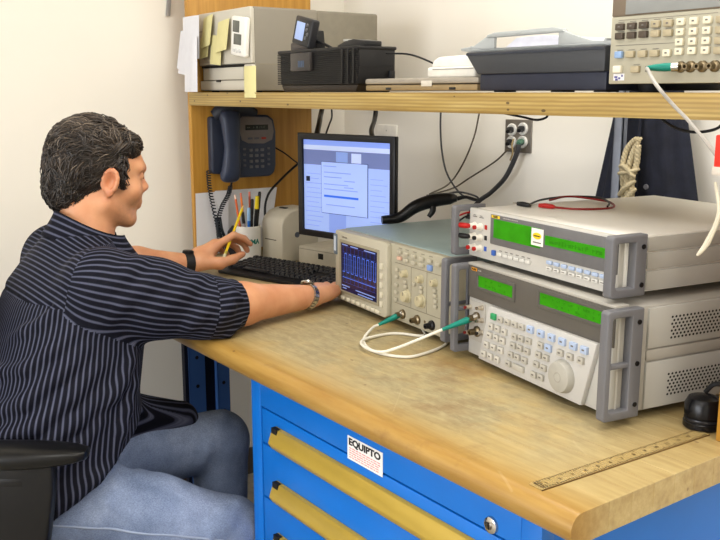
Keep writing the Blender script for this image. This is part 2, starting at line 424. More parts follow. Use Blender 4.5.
# ================================================================ bench instruments
M_CASE = mat((172, 168, 160), .42, var=.025, scale=10, bump=.04)
M_CASE2 = mat((182, 180, 174), .4, var=.02, scale=10)
M_BEZ = mat((92, 88, 82), .5, var=.03, scale=20)
M_GREY = mat((108, 108, 112), .42, var=.03, scale=20)
M_KEY = mat((196, 192, 182), .45, var=.03); M_KEYB = mat((168, 184, 212), .45, var=.03)
M_KEYG = mat((178, 174, 164), .45, var=.03); M_BLACK = mat((20, 20, 22), .4); M_RUB = mat((30, 30, 32), .6)
M_STEEL = mat((176, 172, 164), .25, 1); M_GOLD = mat((132, 118, 94), .35, 1); M_RED = mat((168, 26, 22), .35)
M_WHITE = mat((236, 234, 228), .4, var=.02); M_INK = mat((110, 106, 100), .6)
M_LCD = mat((44, 128, 8), .3, emit=.34, var=.16, scale=26); M_LCDT = mat((39, 116, 8), .4, emit=.30)
M_YEL = mat((238, 200, 40), .5); M_TEAL = mat((10, 122, 106), .45); M_WIRE = mat((222, 218, 204), .45)
M_HOLE = mat((34, 32, 30), .8)
def keymesh(w, h, d, m, bev=.0012): return MB().box(-w/2, w/2, -d, .001, -h/2, h/2).mesh('key', m, bev, 2)
def glyphs(name, x0, x1, z0, z1, rows, cw, m, parent, y, fill=.7, seed=1):
    """unreadably small display characters, as raised marks"""
    r = random.Random(seed); o = MB(); rh = (z1-z0)/rows
    for k in range(rows):
        x = x0
        while x + cw < x1:
            if r.random() < fill:
                hh = rh*r.uniform(.4, .62); zz = z0 + k*rh + rh*.2
                o.box(x, x + cw*.22, y-.0004, y, zz, zz+hh)
                o.box(x, x + cw*.7, y-.0004, y, zz + hh*r.choice((.0, .45, .85)), zz + hh*.15 + hh*r.choice((.45, .85)))
            x += cw
    g = o.build(name, m, parent); g['kind'] = 'stuff'; return g
def side_handle(parent, x0, x1, zh, y0=-.038, y1=.036, bar=.016):
    """rack handle: a rounded closed loop standing in the yz plane"""
    out = [(y0+.004, 0), (y1, 0), (y1, zh), (y0+.004, zh), (y0, zh-.004), (y0, .004)]
    inn = [(y0+.014, .014), (y1-.024, .014), (y1-.024, zh-.012), (y0+.014, zh-.012), (y0+.011, zh-.015), (y0+.011, .017)]
    v = []; f = []; n = 6
    for x in (x0, x1): v += [(x, a, b) for a, b in out] + [(x, a, b) for a, b in inn]
    for k in range(n):
        j = (k+1) % n
        f += [(k, j, n+j, n+k), (2*n+k, 3*n+k, 3*n+j, 2*n+j), (k, 2*n+k, 2*n+j, j), (n+k, n+j, 3*n+j, 3*n+k)]
    h = MB().add(v, f).build('rack_handle', M_GREY, parent, bevel=.0022, seg=3)
    return h
def screws(h, x, y, zs):
    for z in zs: MB().cyl((x-.001, y, z), (x+.0012, y, z), .0042, n=12).build('screw', M_BLACK, h)
def feet(parent, xs, ys, hgt, r=.014):
    for x in xs:
        for y in ys: MB().lathe([(0, -hgt), (r*.85, -hgt), (r, -hgt*.3), (r, .002)], 16, (x, y, 0)).build('foot', M_RUB, parent)
# ---------------------------------------------------------------- lower calibrator
CL, CR = (-1.273, 1.21, TZ+.014), -.172
W, D, H = .424, .50, .176
c = thing('calibrator', 'lower grey bench calibrator with two green displays, keypad and round dial', 'test instrument', CL, CR)
o = MB(); o.box(.004, W-.004, .004, D, .0, H)
o.build('case', M_CASE, c, bevel=.003)
side = MB().box(W-.005, W+.0005, .06, D-.004, .003, .082).build('side_panel', M_CASE2, c, bevel=.0012)
side2 = MB().box(W-.005, W+.0005, .06, D-.004, .106, H-.003).build('side_panel', M_CASE2, c, bevel=.0012)
MB().box(W-.005, W-.0005, .06, D-.004, .085, .103).build('side_channel', M_CASE, c, bevel=.001)
vent = lambda z0, par: None
for z0, par in ((.022, side), (.119, side2)):
    o = MB(); rowsn = 7
    for r in range(rowsn):
        for k in range(40):
            y = .11 + k*.0082 + (r % 2)*.0041; z = z0 + r*.0058
            o.add([(W+.0008, y + .0025*math.cos(a), z + .0022*math.sin(a)) for a in np.arange(6)*math.pi/3], [(0,1,2,3,4,5)])
    v = o.build('vent_hole', M_HOLE, par); v['kind'] = 'stuff'
# front: dark upper bezel and pale lower panels
bz = MB().box(0, W-.006, -.006, .006, .113, H+.003).build('front_bezel', M_BEZ, c, bevel=.002)
MB().box(.001, W-.006, -.003, .006, -.002, .113).build('lower_panel', M_CASE2, c, bevel=.002)
MB().box(0, W-.004, -.007, .02, H+.002, H+.007).build('top_trim', M_CASE, c, bevel=.001)
kp = MB().prism([(.052, -.001), (.356, -.001), (.388, .114), (.083, .112)], 'y', -.014, -.002).build('keypad_panel', mat((192, 190, 186), .4, var=.02), c, bevel=.003)
for nm, (x0, x1, z0, z1), sd in (('display', (.037, .149, .139, .163), 3), ('display', (.229, .400, .145, .168), 5)):
    MB().frame(x0-.007, x1+.007, z0-.006, z1+.006, .007, -.0085, -.004).build('display_frame', mat((88, 85, 80), .5), bz, bevel=.001)
    d = MB().box(x0, x1, -.0068, -.0050, z0, z1).build(nm, M_LCD, bz)
    glyphs('display_digits', x0+.006, x1-.006, z0+.003, z1-.003, 2, .0052, M_LCDT, d, -.0069, .62, sd) if 0 else None
    g = MB()
badge = MB().box(.012, .030, -.0068, -.005, .1685, .1745).build('badge', mat((236, 160, 30), .5), bz)
text('badge_word', 'FLUKE', .0052, M_BLACK, bz, (.021, -.0070, .1714), FRONT, .0001, .0003)
text('model_word', '5520A', .0042, mat((190, 186, 178), .5), bz, (.040, -.0068, .1712), FRONT, .0001)
Y0 = -.0145
k1 = keymesh(.0145, .0125, .005, M_KEY); k2 = keymesh(.0145, .0115, .005, M_KEYG); k3 = keymesh(.0165, .013, .005, M_KEYB)
kg = keymesh(.0145, .012, .005, mat((52, 150, 96), .45)); kw = keymesh(.034, .0115, .005, M_KEYG)
num = [(.0977,.0753),(.1191,.0755),(.14,.0745),(.0933,.0567),(.1159,.0568),(.1359,.0564),(.0846,.0357),(.1074,.036),(.1307,.0366),(.0757,.0155),(.0977,.0158),(.1203,.0164)]
mid = [(.1264,.0950),(.1491,.0952),(.1712,.0959),(.1929,.0964),(.1726,.0736),(.1923,.0744),(.2144,.0753),(.1686,.0558),(.1895,.0559),(.2109,.0556),(.1627,.0366),(.1827,.0370),(.2044,.0367),(.1557,.0176),
       (.2489,.0767),(.2437,.0581),(.2647,.0581),(.2384,.0392),(.2588,.038),(.2323,.0181),(.2527,.0189),(.3022,.0773),(.3276,.077),(.3547,.078)]
blu = [(.2177,.0978),(.2475,.0976),(.2772,.0977),(.3058,.0977),(.3345,.0975),(.3621,.0976),(.2697,.0771)]
kit('key', k1, kp, [(x, Y0, z) for x, z in num]); kit('key', k2, kp, [(x, Y0, z) for x, z in mid]); kit('key', k3, kp, [(x, Y0, z) for x, z in blu])
kit('key', kg, kp, [(.1042, Y0, .0955)]); kit('key', kw, kp, [(.1862, Y0, .0177)])
o = MB()                                             # printed legends on the keys
for x, z in num + mid + blu: o.box(x-.003, x+.003, Y0-.0053, Y0-.0048, z-.0012, z+.0016)
o.build('key_legend', M_INK, kp)['kind'] = 'stuff'
dl = MB().lathe([(0, .014), (.020, .014), (.026, .012), (.029, .004), (.030, -.002)], 32, (0, 0, 0), 'y').build('dial', mat((170, 167, 158), .45), c, (.3097, -.014, .0375))
MB().lathe([(0, .0132), (.005, .0133), (.0085, .0146), (.0095, .0142), (.0098, .013)], 20, (0, 0, 0), 'y').build('finger_dimple', mat((160, 156, 146), .5), dl, (.001, 0, 0))
# terminals on the left
tp = MB().box(.004, .060, -.005, -.002, .028, .108).build('terminal_plate', M_CASE, c, bevel=.001)
def bnc(parent, x, y, z, l=.016, r=.0068, dark=False):
    b = MB().lathe([(0, l*.5), (r*.35, l*.5), (r*.4, l), (r*.72, l), (r*.75, l*.35), (r, l*.3), (r*1.25, l*.2), (r*1.3, 0), (r*1.3, -.002)], 18, (0, 0, 0), 'y').build('coaxial_socket', M_BLACK if dark else M_GOLD, parent, (x, y, z))
    return b
for (x, z) in ((.033, .077), (.036, .049)): bnc(tp, x, -.005, z, .02, .0085)
def post(parent, x, y, z, m, r=.005, l=.016, body=None):
    p = MB().lathe([(0, l), (r*.5, l), (r*.55, l*.8), (r, l*.78), (r*1.05, l*.2), (r*1.3, l*.15), (r*1.3, 0), (0, -.001)], 16, (0, 0, 0), 'y').build('binding_post', body or m, parent, (x, y, z))
    MB().lathe([(0, l+.0012), (r*.72, l+.001), (r*.72, l*.7)], 14, (0, 0, 0), 'y').build('post_cap', m, p)
    return p
mdr = mat((120, 28, 26), .4)
for (x, z, m) in ((.009, .093, mdr), (.050, .100, M_STEEL), (.008, .066, M_BLACK), (.010, .042, mdr), (.052, .050, M_BLACK), (.052, .075, M_STEEL)): post(tp, x, -.005, z, m, .0042, .014, mat((176, 166, 150), .35, .4))
for x0, x1 in ((W-.004, W+.014), (-.014, .001)):
    h = side_handle(c, x0, x1, H+.004)
    MB().box(x0+.003, x1-.003, -.028, .026, H*.5-.004, H*.5+.004).build('handle_web', M_GREY, h, bevel=.002)
    screws(h, x1, .026, (.022, .09, .158))
MB().box(W-.01, W+.001, -.004, .0, .004, H-.004).build('side_strip', M_CASE2, c)
feet(c, (.04, W-.04), (.05, D-.05), .012)
# display digits (kept faint, as in the photo)
for x0, x1, z0, z1, sd in ((.060, .130, .142, .160, 3), (.238, .392, .148, .165, 5)):
    glyphs('display_digits', x0, x1, z0, z1, 2, .0062, M_LCDT, bz, -.0069, .5, sd)
# ---------------------------------------------------------------- multimeter on top of it
ML, MR = (-1.30, 1.235, TZ+.2055), -.155
W, D, H = .427, .49, .094
c = thing('bench_multimeter', 'pale bench multimeter with green display and oval sticker stacked on the calibrator', 'test instrument', ML, MR)
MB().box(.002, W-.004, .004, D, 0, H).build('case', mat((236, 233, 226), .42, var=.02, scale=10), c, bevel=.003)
for z0, z1 in ((.003, .035), (.038, .065), (.068, H-.003)):
    MB().box(W-.005, W, .05, D-.003, z0, z1).build('side_panel', M_CASE2, c, bevel=.0015)
fp = MB().box(0, W-.006, -.006, .006, -.001, H+.001).build('front_panel', mat((194, 191, 184), .4, var=.02), c, bevel=.002)
bz = MB().box(.074, W-.008, -.0085, -.005, .033, .0905).build('front_bezel', mat((104, 103, 104), .45), c, bevel=.001)
for x0, x1, z0, z1, sd in ((.086, .226, .0465, .0825, 1), (.240, .4, .0555, .0725, 2)):
    d = MB().box(x0, x1, -.0094, -.0084, z0, z1).build('display', M_LCD, bz)
glyphs('display_digits', .252, .392, .057, .071, 1, .0085, M_LCDT, bz, -.0096, .8, 8)
s = MB().box(.2025, .236, -.0106, -.0094, .0505, .0815).build('sticker', M_WHITE, bz, bevel=.0004, seg=1)
MB().lathe([(0, .001), (.0095, .001), (.0095, 0)], 24, (0, 0, 0), 'y').build('sticker_oval', M_YEL, s, (.2195, -.0105, .0685)).scale = (1.25, 1, .62)
MB().box(.211, .228, -.0121, -.0114, .0675, .0695).build('sticker_bar', mat((70, 60, 40), .5), s)
MB().box(.2085, .231, -.0112, -.0105, .0555, .0575).build('sticker_line', M_INK, s)
MB().box(.078, .104, -.0092, -.0084, .0845, .0895).build('badge', M_YEL, bz)
text('badge_word', 'FLUKE', .0048, M_BLACK, bz, (.091, -.0094, .0870), FRONT, .0001, .0003)
text('model_word', '8508A REFERENCE MULTIMETER', .0032, mat((188, 184, 178), .5), bz, (.137, -.0088, .0870), FRONT, .0001)
ks = keymesh(.0145, .0065, .004, mat((206, 204, 198), .4)); kb = keymesh(.014, .0065, .004, M_KEYB)
kit('key', ks, fp, [(x, -.0065, .0162) for x in (.1067, .1244, .1409, .1581, .1758, .1924)])
kit('key', keymesh(.0105, .0105, .004, mat((60, 96, 170), .4)), fp, [(.0866, -.0065, .0165)])
kit('key', ks, fp, [(x, -.0065, .0150) for x in (.2538, .2732, .2929, .313, .3327, .3519, .3707, .3895)])
kit('key', kb, fp, [(x, -.0065, .0255) for x in (.2532, .2725, .2922, .3123, .332, .3512, .3699, .389)])
o = MB()
for x in (.1067, .1244, .1409, .1581, .1758, .1924): o.box(x-.004, x+.004, -.0068, -.0058, .0225, .0238)
for x in (.2538, .2732, .2929, .313, .3327, .3519, .3707, .3895): o.box(x-.0035, x+.0035, -.0112, -.0104, .0145, .0157)
o.build('key_legend', M_INK, fp)['kind'] = 'stuff'
cream = mat((224, 218, 206), .4)
for z, m, sq in ((.061, M_RED, M_RED), (.040, M_BLACK, M_BLACK), (.0185, M_RED, mat((40, 80, 170), .4))):
    for x in (.019, .040): post(fp, x, -.006, z, m, .0058, .017, cream)
    MB().box(.0525, .0605, -.0068, -.0058, z-.0035, z+.0055).build('terminal_mark', sq, fp)
o = MB()
for x in (.012, .034): o.box(x, x+.014, -.0066, -.0058, .0785, .080); o.box(x+.002, x+.010, -.0066, -.0058, .0815, .0828)
o.build('printed_legend', M_INK, fp)['kind'] = 'stuff'
for x0, x1 in ((W-.004, W+.014), (-.016, -.001)):
    h = side_handle(c, x0, x1, H+.006, y0=-.040, y1=.034, bar=.015)
    screws(h, x1, .025, (.018, .080))
feet(c, (.05, W-.05), (.05, D-.06), .0135, .02)
# white sticker on its lid
MB().box(.165, .20, .045, .062, H, H+.0005).build('lid_sticker', M_WHITE, c)
# ---------------------------------------------------------------- oscilloscope
OL, OR = (-1.818, 1.272, TZ+.02), -.106
W, D, H = .492, .38, .170
M_OSC = mat((168, 162, 142), .45, var=.03, scale=12); M_OSC2 = mat((180, 174, 155), .45, var=.02, scale=12)
c = thing('oscilloscope', 'beige oscilloscope with dark blue trace screen and teal-grey lid beside the calibrator', 'test instrument', OL, OR)
MB().box(.004, W-.004, .02, D, .0, H-.004).build('case', mat((150, 148, 138), .5), c, bevel=.004)
MB().box(.0, W, .016, D+.003, H-.012, H+.002).build('lid', mat((146, 164, 164), .42, var=.03, scale=30), c, bevel=.004)
face = MB().box(0, W-.010, 0, .02, -.006, H).build('front_panel', M_OSC, c, bevel=.004)
bzl = MB().prism([(.002, -.004), (.236, -.006), (.248, .0), (.248, H-.004), (.236, H+.001), (.004, H)], 'y', -.014, .002).build('screen_bezel', M_OSC2, c, bevel=.004)
MB().frame(.030, .216, .017, .150, .007, -.017, -.008).build('screen_frame', mat((150, 142, 120), .5), bzl, bevel=.0015)
t = NT('trace_screen'); cc = t.ramp(t.noise(t.coord(), 14), [(.3, lin((8, 12, 40))), (.7, lin((14, 20, 60)))])
t.base(cc); t.set(Roughness=.15); t.link(cc, t.b.inputs['Emission Color']); t.b.inputs['Emission Strength'].default_value = .5
scn = MB().box(.036, .210, -.0155, -.010, .022, .144).build('screen', t.m, bzl)
M_TR = mat((76, 108, 210), .4, emit=.42, var=.02); M_TR2 = mat((30, 50, 126), .4, emit=.4, var=.02); M_TRW = mat((120, 140, 200), .4, emit=.45)
o = MB()
for k in range(9): x = .048 + k*.0185; o.box(x-.0004, x+.0004, -.0159, -.0155, .046, .136)
for k in range(7): z = .046 + k*.015; o.box(.046, .202, -.0159, -.0155, z-.0003, z+.0003)
o.build('graticule', M_TR2, scn)
o = MB(); x = .046; hi = False                       # square-wave trace, and a flat one under it
while x < .198:
    z = .118 if hi else .072; o.box(x, min(x+.0105, .202), -.0163, -.0157, z-.0009, z+.0009)
    o.box(x+.0100, x+.0109, -.0163, -.0157, .072, .118); x += .0105; hi = not hi
o.box(.046, .202, -.0163, -.0157, .0575, .0590)
o.build('trace', M_TR, scn)
o = MB()
for x0, x1, z in ((.044, .07, .139), (.085, .12, .139), (.15, .2, .139), (.042, .08, .037), (.046, .064, .031), (.11, .2, .035), (.12, .19, .028)): o.box(x0, x1, -.0162, -.0156, z-.0012, z+.0012)
o.build('screen_text', M_TRW, scn)['kind'] = 'stuff'
sk = keymesh(.016, .0078, .006, mat((212, 206, 186), .45))
kit('soft_key', sk, bzl, [(x, -.014, .0052) for x in (.0484, .0742, .0994, .1241, .1484, .1722, .1935, .2144)])
kit('soft_key', keymesh(.010, .0135, .005, mat((206, 200, 180), .45)), bzl, [(.2285, -.014, z) for z in (.1143, .0923, .0701, .0478, .0254)])
fl_ = MB().box(-.0005, .016, -.0165, -.010, .109, .160).build('drive_slot', mat((98, 110, 122), .5), bzl, bevel=.001)
MB().box(.003, .0125, -.0172, -.016, .118, .155).build('slot_mouth', mat((190, 200, 214), .4), fl_)
text('badge_word', 'Tektronix', .0068, M_INK, bzl, (.052, -.0145, .1570), FRONT, .0002)
# control side
kc = keymesh(.0155, .0085, .006, M_OSC2, .002); kr = keymesh(.0155, .0085, .006, mat((206, 170, 150), .45), .002)
kit('button', kc, face, [(x, -.0008, z) for x, z in ((.2847,.1555),(.3112,.1549),(.3115,.1403),(.3419,.1545),(.3422,.1401),(.3727,.1542),(.373,.140),(.4036,.1541),(.4330,.1520))])
kit('button', kr, face, [(.2847, -.0008, .1413)]); kit('button', keymesh(.0155, .013, .006, mat((120, 146, 196), .45), .002), face, [(.4039, -.0008, .1391)])
kd = keymesh(.011, .0082, .005, M_OSC2, .002)
kit('button', kd, face, [(x, -.0008, z) for x, z in ((.2735,.1128),(.2728,.0965),(.272,.0776),(.2713,.0612),(.2706,.0441),(.3076,.0912),(.3098,.0806),(.3432,.0923),(.3706,.0900),(.3709,.0810),(.4226,.0929),(.4237,.082),(.4258,.0707),(.4261,.0591),(.4584,.1122),(.458,.0972),(.4577,.0797),(.4574,.0646))])
o = MB()
for x in (.2847, .3112, .3419, .3727, .4036): o.box(x-.007, x+.006, -.0006, .0004, .1625, .1640)
o.box(.262, .462, -.0006, .0004, .1275, .1286); o.box(.262, .462, -.0006, .0004, .0345, .0356)
for x in (.328, .389): o.box(x, x+.0009, -.0006, .0004, .036, .127)
o.build('printed_line', mat((120, 114, 98), .6), face)['kind'] = 'stuff'
def knob(parent, x, y, z, r, l):
    pr = [(0, l), (r*.82, l), (r*.9, l*.9), (r*.95, l*.25), (r*1.15, l*.15), (r*1.15, 0), (0, -.001)]
    kbn = MB().lathe(pr, 22, (0, 0, 0), 'y').build('knob', mat((184, 174, 142), .45), parent, (x, y, z))
    MB().box(-.0008, .0008, -l-.0006, -l+.0004, r*.2, r*.75).build('pointer', M_INK, kbn)
for x, z, r in ((.3062, .1095, .0085), (.3135, .0590, .0135), (.3675, .1082, .0085), (.3713, .0600, .0135), (.4212, .1095, .0080)): knob(face, x, 0, z, r, .013)
for x, dk in ((.2965, 0), (.356, 0), (.4117, 1)): bnc(face, x, -.001, .0145, .018, .0085, bool(dk))
MB().lathe([(0, .001), (.003, .001), (.003, 0)], 10, (.384, 0, .016), 'y').build('ground_lug', M_GOLD, face)
h = side_handle(c, W-.010, W+.007, H+.006, y0=-.030, y1=.05, bar=.016)
MB().box(W-.007, W+.004, -.02, .04, H*.47-.004, H*.47+.004).build('handle_web', M_GREY, h, bevel=.002)
MB().box(W-.012, W+.001, .004, .045, .006, H-.004).build('side_strip', mat((186, 176, 150), .45), c)
screws(h, W+.007, .038, (.02, .155))
feet(c, (.05, W-.06), (.05, D-.05), .0195, .016)
# ---------------------------------------------------------------- function generator on the shelf
gx, gz = hutch(-.23, .03), .5405
W, D, H = .425, .42, .148
GL = (*[(-.945, 1.24)[i] for i in (0, 1)], TZ+.5405)
c = thing('function_generator', 'cream function generator with rows of square buttons on the shelf', 'test instrument', GL, -.029)
X0 = -.037
MB().box(X0+.002, X0+W, .004, D, 0, H).build('case', mat((170, 163, 146), .45, var=.03), c, bevel=.003)
M_GEN = mat((176, 171, 152), .45, var=.025, scale=16)
fp = MB().box(X0, X0+W, -.005, .006, -.001, .1065).build('front_panel', M_GEN, c, bevel=.002)
wn = MB().box(X0, X0+W, -.005, .006, .1065, H).build('display_bezel', mat((122, 108, 92), .45), c, bevel=.002)
MB().box(-.009, X0+W-.03, -.0062, -.0045, .1085, H-.008).build('display', mat((146, 148, 146), .18, var=.04), wn, bevel=.0008)
kz = keymesh(.0158, .0105, .006, mat((78, 68, 58), .45)); kt = keymesh(.0158, .0105, .006, mat((172, 160, 132), .45)); kwh = keymesh(.0135, .011, .006, mat((222, 214, 190), .45))
y = -.0055
dk = [(-.0163,.0898),(.0072,.0899),(.0304,.09),(-.016,.0754),(.0075,.0756),(.0307,.0759)]
tn = [(.0533,.0903),(.0764,.0901),(.0537,.0759),(.0768,.0756),(.0074,.0456),(.0312,.0457),(.054,.0455),(.0191,.0218)]
wh = [(a, b) for b in (.0907, .0757, .0609, .0470) for a in (.0993, .1223, .1455)] + [(.0775, .0453)]
kit('key', kz, fp, [(a, y, b) for a, b in dk]); kit('key', kt, fp, [(a, y, b) for a, b in tn]); kit('key', kwh, fp, [(a, y, b) for a, b in wh])
kit('key', kt, fp, [(.168 + k*.024, y, b) for k in range(3) for b in (.0903, .0754, .0603, .046)])
kit('key', keymesh(.0145, .011, .006, mat((140, 168, 206), .45)), fp, [(-.0154, y, .0457)])
kit('key', keymesh(.016, .0115, .006, mat((226, 220, 200), .45)), fp, [(-.0165, y, .0226)])
o = MB()
for a, b in wh + dk[:3] + tn[:2]: o.box(a-.002, a+.002, y-.0064, y-.0058, b-.001, b+.0015)
for a, b in dk + tn + [(-.0154, .0457)]: o.box(a-.006, a+.006, -.0056, -.0048, b+.0070, b+.0078)
o.box(-.025, .090, -.0056, -.0048, .0600, .0608); o.box(-.022, .16, -.0056, -.0048, .1000, .1006)
for z in (.0252, .0186): o.box(.0368, .0386, -.0064, -.0048, z-.001, z+.001)
o.build('printed_legend', M_INK, fp)['kind'] = 'stuff'
s = MB().box(-.0265, -.0045, -.0058, -.0048, .0045, .0155).build('sticker', mat((226, 226, 230), .4), fp)
o = MB()
for a, b, cc_ in ((-.024, -.018, .010), (-.016, -.012, .008), (-.010, -.007, .012), (-.022, -.017, .006)): o.box(a, b, -.0063, -.0057, cc_-.0016, cc_+.0016)
o.build('sticker_marks', mat((90, 90, 150), .5), s)['kind'] = 'stuff'
for x in (.1029, .1205, .1411, .1620, .185, .21): bnc(fp, x, -.006, .0236, .016, .0068)
feet(c, (.0, W-.07), (.06, D-.06), .0145, .022)
# ================================================================ leads and cables
def boot(name, a, b, parent, m=None):
    a, b = np.array(a), np.array(b)
    o = MB().tube([a, a + (b-a)*.25, a + (b-a)*.6, b], [.0062, .0068, .0052, .0034], 12, sub=3)
    return o.build(name, m or M_TEAL, parent)
def up(p): return (p[0], p[1], p[2] + TZ)
bA = xf(OL, OR, (.2965, -.008, .0145)); bA2 = xf(OL, OR, (.288, -.060, -.005))
bB = xf(CL, CR, (.033, -.014, .077)); bB2 = xf(CL, CR, (-.003, -.062, .050))
pc = thing('coaxial_patch_cable', 'white coaxial cable with teal ends joining oscilloscope to calibrator', 'cable', (-1.40, 1.10, TZ))
org = np.array((-1.40, 1.10, TZ)); loc_ = lambda p: tuple(np.array(p) - org)
ends = [(-1.534, 1.162, .012), (-1.49, 1.105, .0035), (-1.413, 1.072, .0035), (-1.349, 1.091, .0035), (-1.334, 1.131, .0035), (-1.363, 1.228, .0035), (-1.45, 1.30, .0035), (-1.52, 1.29, .0035),
        (-1.441, 1.235, .0036), (-1.485, 1.201, .0036), (-1.499, 1.17, .0036), (-1.482, 1.10, .0075), (-1.44, 1.066, .0095), (-1.385, 1.062, .010), (-1.355, 1.085, .020)]
P = [bA2] + [up(p) for p in ends] + [bB2]
MB().tube([loc_(p) for p in P], .0031, 8, sub=8).build('cable', M_WIRE, pc)
boot('connector', loc_(bA), loc_(bA2), pc); boot('connector', loc_(bB), loc_(bB2), pc)
for p, q in ((bA, bA2), (bB, bB2)):
    p, q = np.array(loc_(p)), np.array(loc_(q)); d_ = (p-q)/np.linalg.norm(p-q)
    MB().cyl(p - d_*.002, p + d_*.010, .0072, n=14).build('collar', M_STEEL, pc)
# generator cable: teal end at the first socket, falling over the shelf edge to a red clip
g0 = xf(GL, -.029, (.098, -.020, .0236)); g1 = xf(GL, -.029, (.062, -.034, .0225))
gc = thing('coaxial_cable', 'white coaxial cable hanging from the function generator over the shelf edge', 'cable', g1)
org2 = np.array(g1); l2 = lambda p: tuple(np.array(p) - org2)
hang = [(-.806, 1.12, .538), (-.787, 1.135, .510), (-.767, 1.150, .485), (-.749, 1.160, .461), (-.734, 1.168, .440), (-.722, 1.172, .425)]
MB().tube([l2(g1)] + [l2(up(p)) for p in hang], .0027, 8, sub=8).build('cable', mat((176, 172, 166), .45), gc)
MB().tube([l2(g0), l2(np.array(g0)*.7 + np.array(g1)*.3), l2(np.array(g0)*.3 + np.array(g1)*.7), l2(g1)], [.0062, .0066, .0052, .0034], 12, sub=3).build('connector', M_TEAL, gc)
MB().cyl(l2(np.array(g0)*1.25 - np.array(g1)*.25), l2(np.array(g0)*.98 + np.array(g1)*.02), .0072, n=14).build('collar', M_STEEL, gc)
rc = thing('red_clip', 'red plastic clip block hanging by the shelf at the right edge', 'clip', (-.716, 1.150, TZ+.412))
MB().box(-.004, .022, -.006, .006, .010, .056).build('body', mat((214, 52, 40), .4), rc, bevel=.002)
MB().box(-.006, .022, -.007, .007, .0, .012).build('foot', mat((206, 196, 184), .4), rc, bevel=.0015)
# pale loop of wire lower down at the right
o = MB().tube(tz([(-.730, 1.168, .40), (-.722, 1.170, .355), (-.7335, 1.166, .313), (-.744, 1.160, .293), (-.735, 1.168, .31), (-.724, 1.172, .342)]), [.0022, .003, .0045, .0022, .004, .0022], 8)
ob = o.build('wire_loop', mat((214, 206, 186), .5), None, (-.73, 1.168, TZ+.30), off=np.array((-.73, 1.168, TZ+.30))); tag(ob, 'pale flat wire loop hanging in front of the multimeter at the right edge', 'wire')
# red and black lead pair plugged into the multimeter
for nm, lab, z, m, lift in (('test_lead', 'short red lead plugged into the upper multimeter terminal', .061, M_RED, .02), ('test_lead', 'short black lead plugged into the middle multimeter terminal', .040, M_BLACK, .035)):
    a = xf(ML, MR, (.019, -.024, z)); b = xf(ML, MR, (-.008, -.030, z-.001))
    t_ = thing(nm, lab, 'lead', b); ob_ = np.array(b); r = lambda p: tuple(np.array(xf(ML, MR, p)) - ob_)
    MB().tube([r((.020, -.018, z)), r((.006, -.026, z)), r((-.012, -.028, z))], [.0046, .0058, .0042], 10, sub=4).build('plug', m, t_)
    MB().tube([r((-.012, -.028, z)), r((-.030, -.026, z+.004)), r((-.034, -.012, z+lift*.6)), r((-.026, .012, z+lift)), r((-.018, .05, z+lift-.004))], .0018, 8).build('wire', m, t_)
# test leads lying on the multimeter lid
zl = .3035
for nm, lab, m, pts, plug in (('test_lead', 'black test lead looped on top of the multimeter', M_BLACK, [(-1.235, 1.325, zl), (-1.256, 1.358, zl), (-1.29, 1.43, zl), (-1.295, 1.51, zl), (-1.215, 1.51, zl+.006), (-1.155, 1.475, zl+.004), (-1.13, 1.44, zl)], (-1.250, 1.322, zl)),
                              ('test_lead', 'dark red test lead looped on top of the multimeter', mat((130, 26, 24), .45), [(-1.190, 1.345, zl), (-1.140, 1.362, zl), (-1.113, 1.412, zl), (-1.122, 1.45, zl), (-1.155, 1.485, zl+.001), (-1.20, 1.515, zl), (-1.27, 1.49, zl+.004), (-1.272, 1.43, zl)], (-1.205, 1.338, zl))):
    q = tz(pts); b = np.array(q[0]); t_ = thing(nm, lab, 'lead', tuple(b))
    MB().tube([np.array(p) - b for p in q], .0022, 8).build('wire', m, t_)
    e = np.array(up(plug)) - b; d_ = -e
    MB().tube([e*1.6 + np.array((0, 0, .002)), e*.9 + np.array((0, 0, .002)), np.array((0, 0, .001)), -e*.4], [.004, .0052, .0048, .0028], 10, sub=3).build('plug', M_RED if 'red' in lab else M_BLACK, t_)
    if 'black' in lab: MB().cyl(e*1.6 + np.array((0, 0, .002)), e*2.3 + np.array((0, 0, .002)), .002, n=8).build('plug_tip', M_STEEL, t_)
# ================================================================ ruler and cap
ru = thing('ruler', 'clear amber plastic ruler lying along the right end of the bench', 'ruler', (-.783, .862, TZ), -.05)
t = NT('amber_plastic'); t.base(t.ramp(t.noise(t.coord(), 60), [(.3, lin((196, 168, 106))), (.7, lin((212, 186, 126)))])); t.set(Roughness=.22, Alpha=.5); RUM = t.m
MB().box(0, .025, 0, .362, .0002, .0022).build('strip', RUM, ru, bevel=.0006, seg=1)
o = MB(); dk = mat((70, 52, 28), .6)
for k in range(70):
    y = .008 + k*.005; l = .008 if k % 5 == 0 else .0045
    o.box(.0005, .0005+l*.75, y-.0009, y+.0009, .0020, .0025); o.box(.0245-l*.75, .0245, y-.0009, y+.0009, .0020, .0025)
o.build('graduation', dk, ru)['kind'] = 'stuff'
for k in range(13): text('numeral', str(k+1), .0080, dk, ru, (.0135, .0206 + k*.0254, .0022), (0, 0, math.pi/2), .0002, .0004)
o = MB()
for x0, x1, y0, y1 in ((.004, .021, .005, .0074), (.005, .019, .0095, .0115), (.004, .012, .0135, .0152), (.014, .021, .0135, .0152)): o.box(x0, x1, y0, y1, .0020, .0024)
o.build('printed_mark', dk, ru)['kind'] = 'stuff'
MB().box(.0246, .0256, 0, .362, .0, .0018).build('ruler_edge', mat((92, 66, 30), .4), ru)
cp = thing('round_stopper', 'round black plastic cap standing on the bench against the right shelf post', 'cap', (-.768, 1.245, TZ))
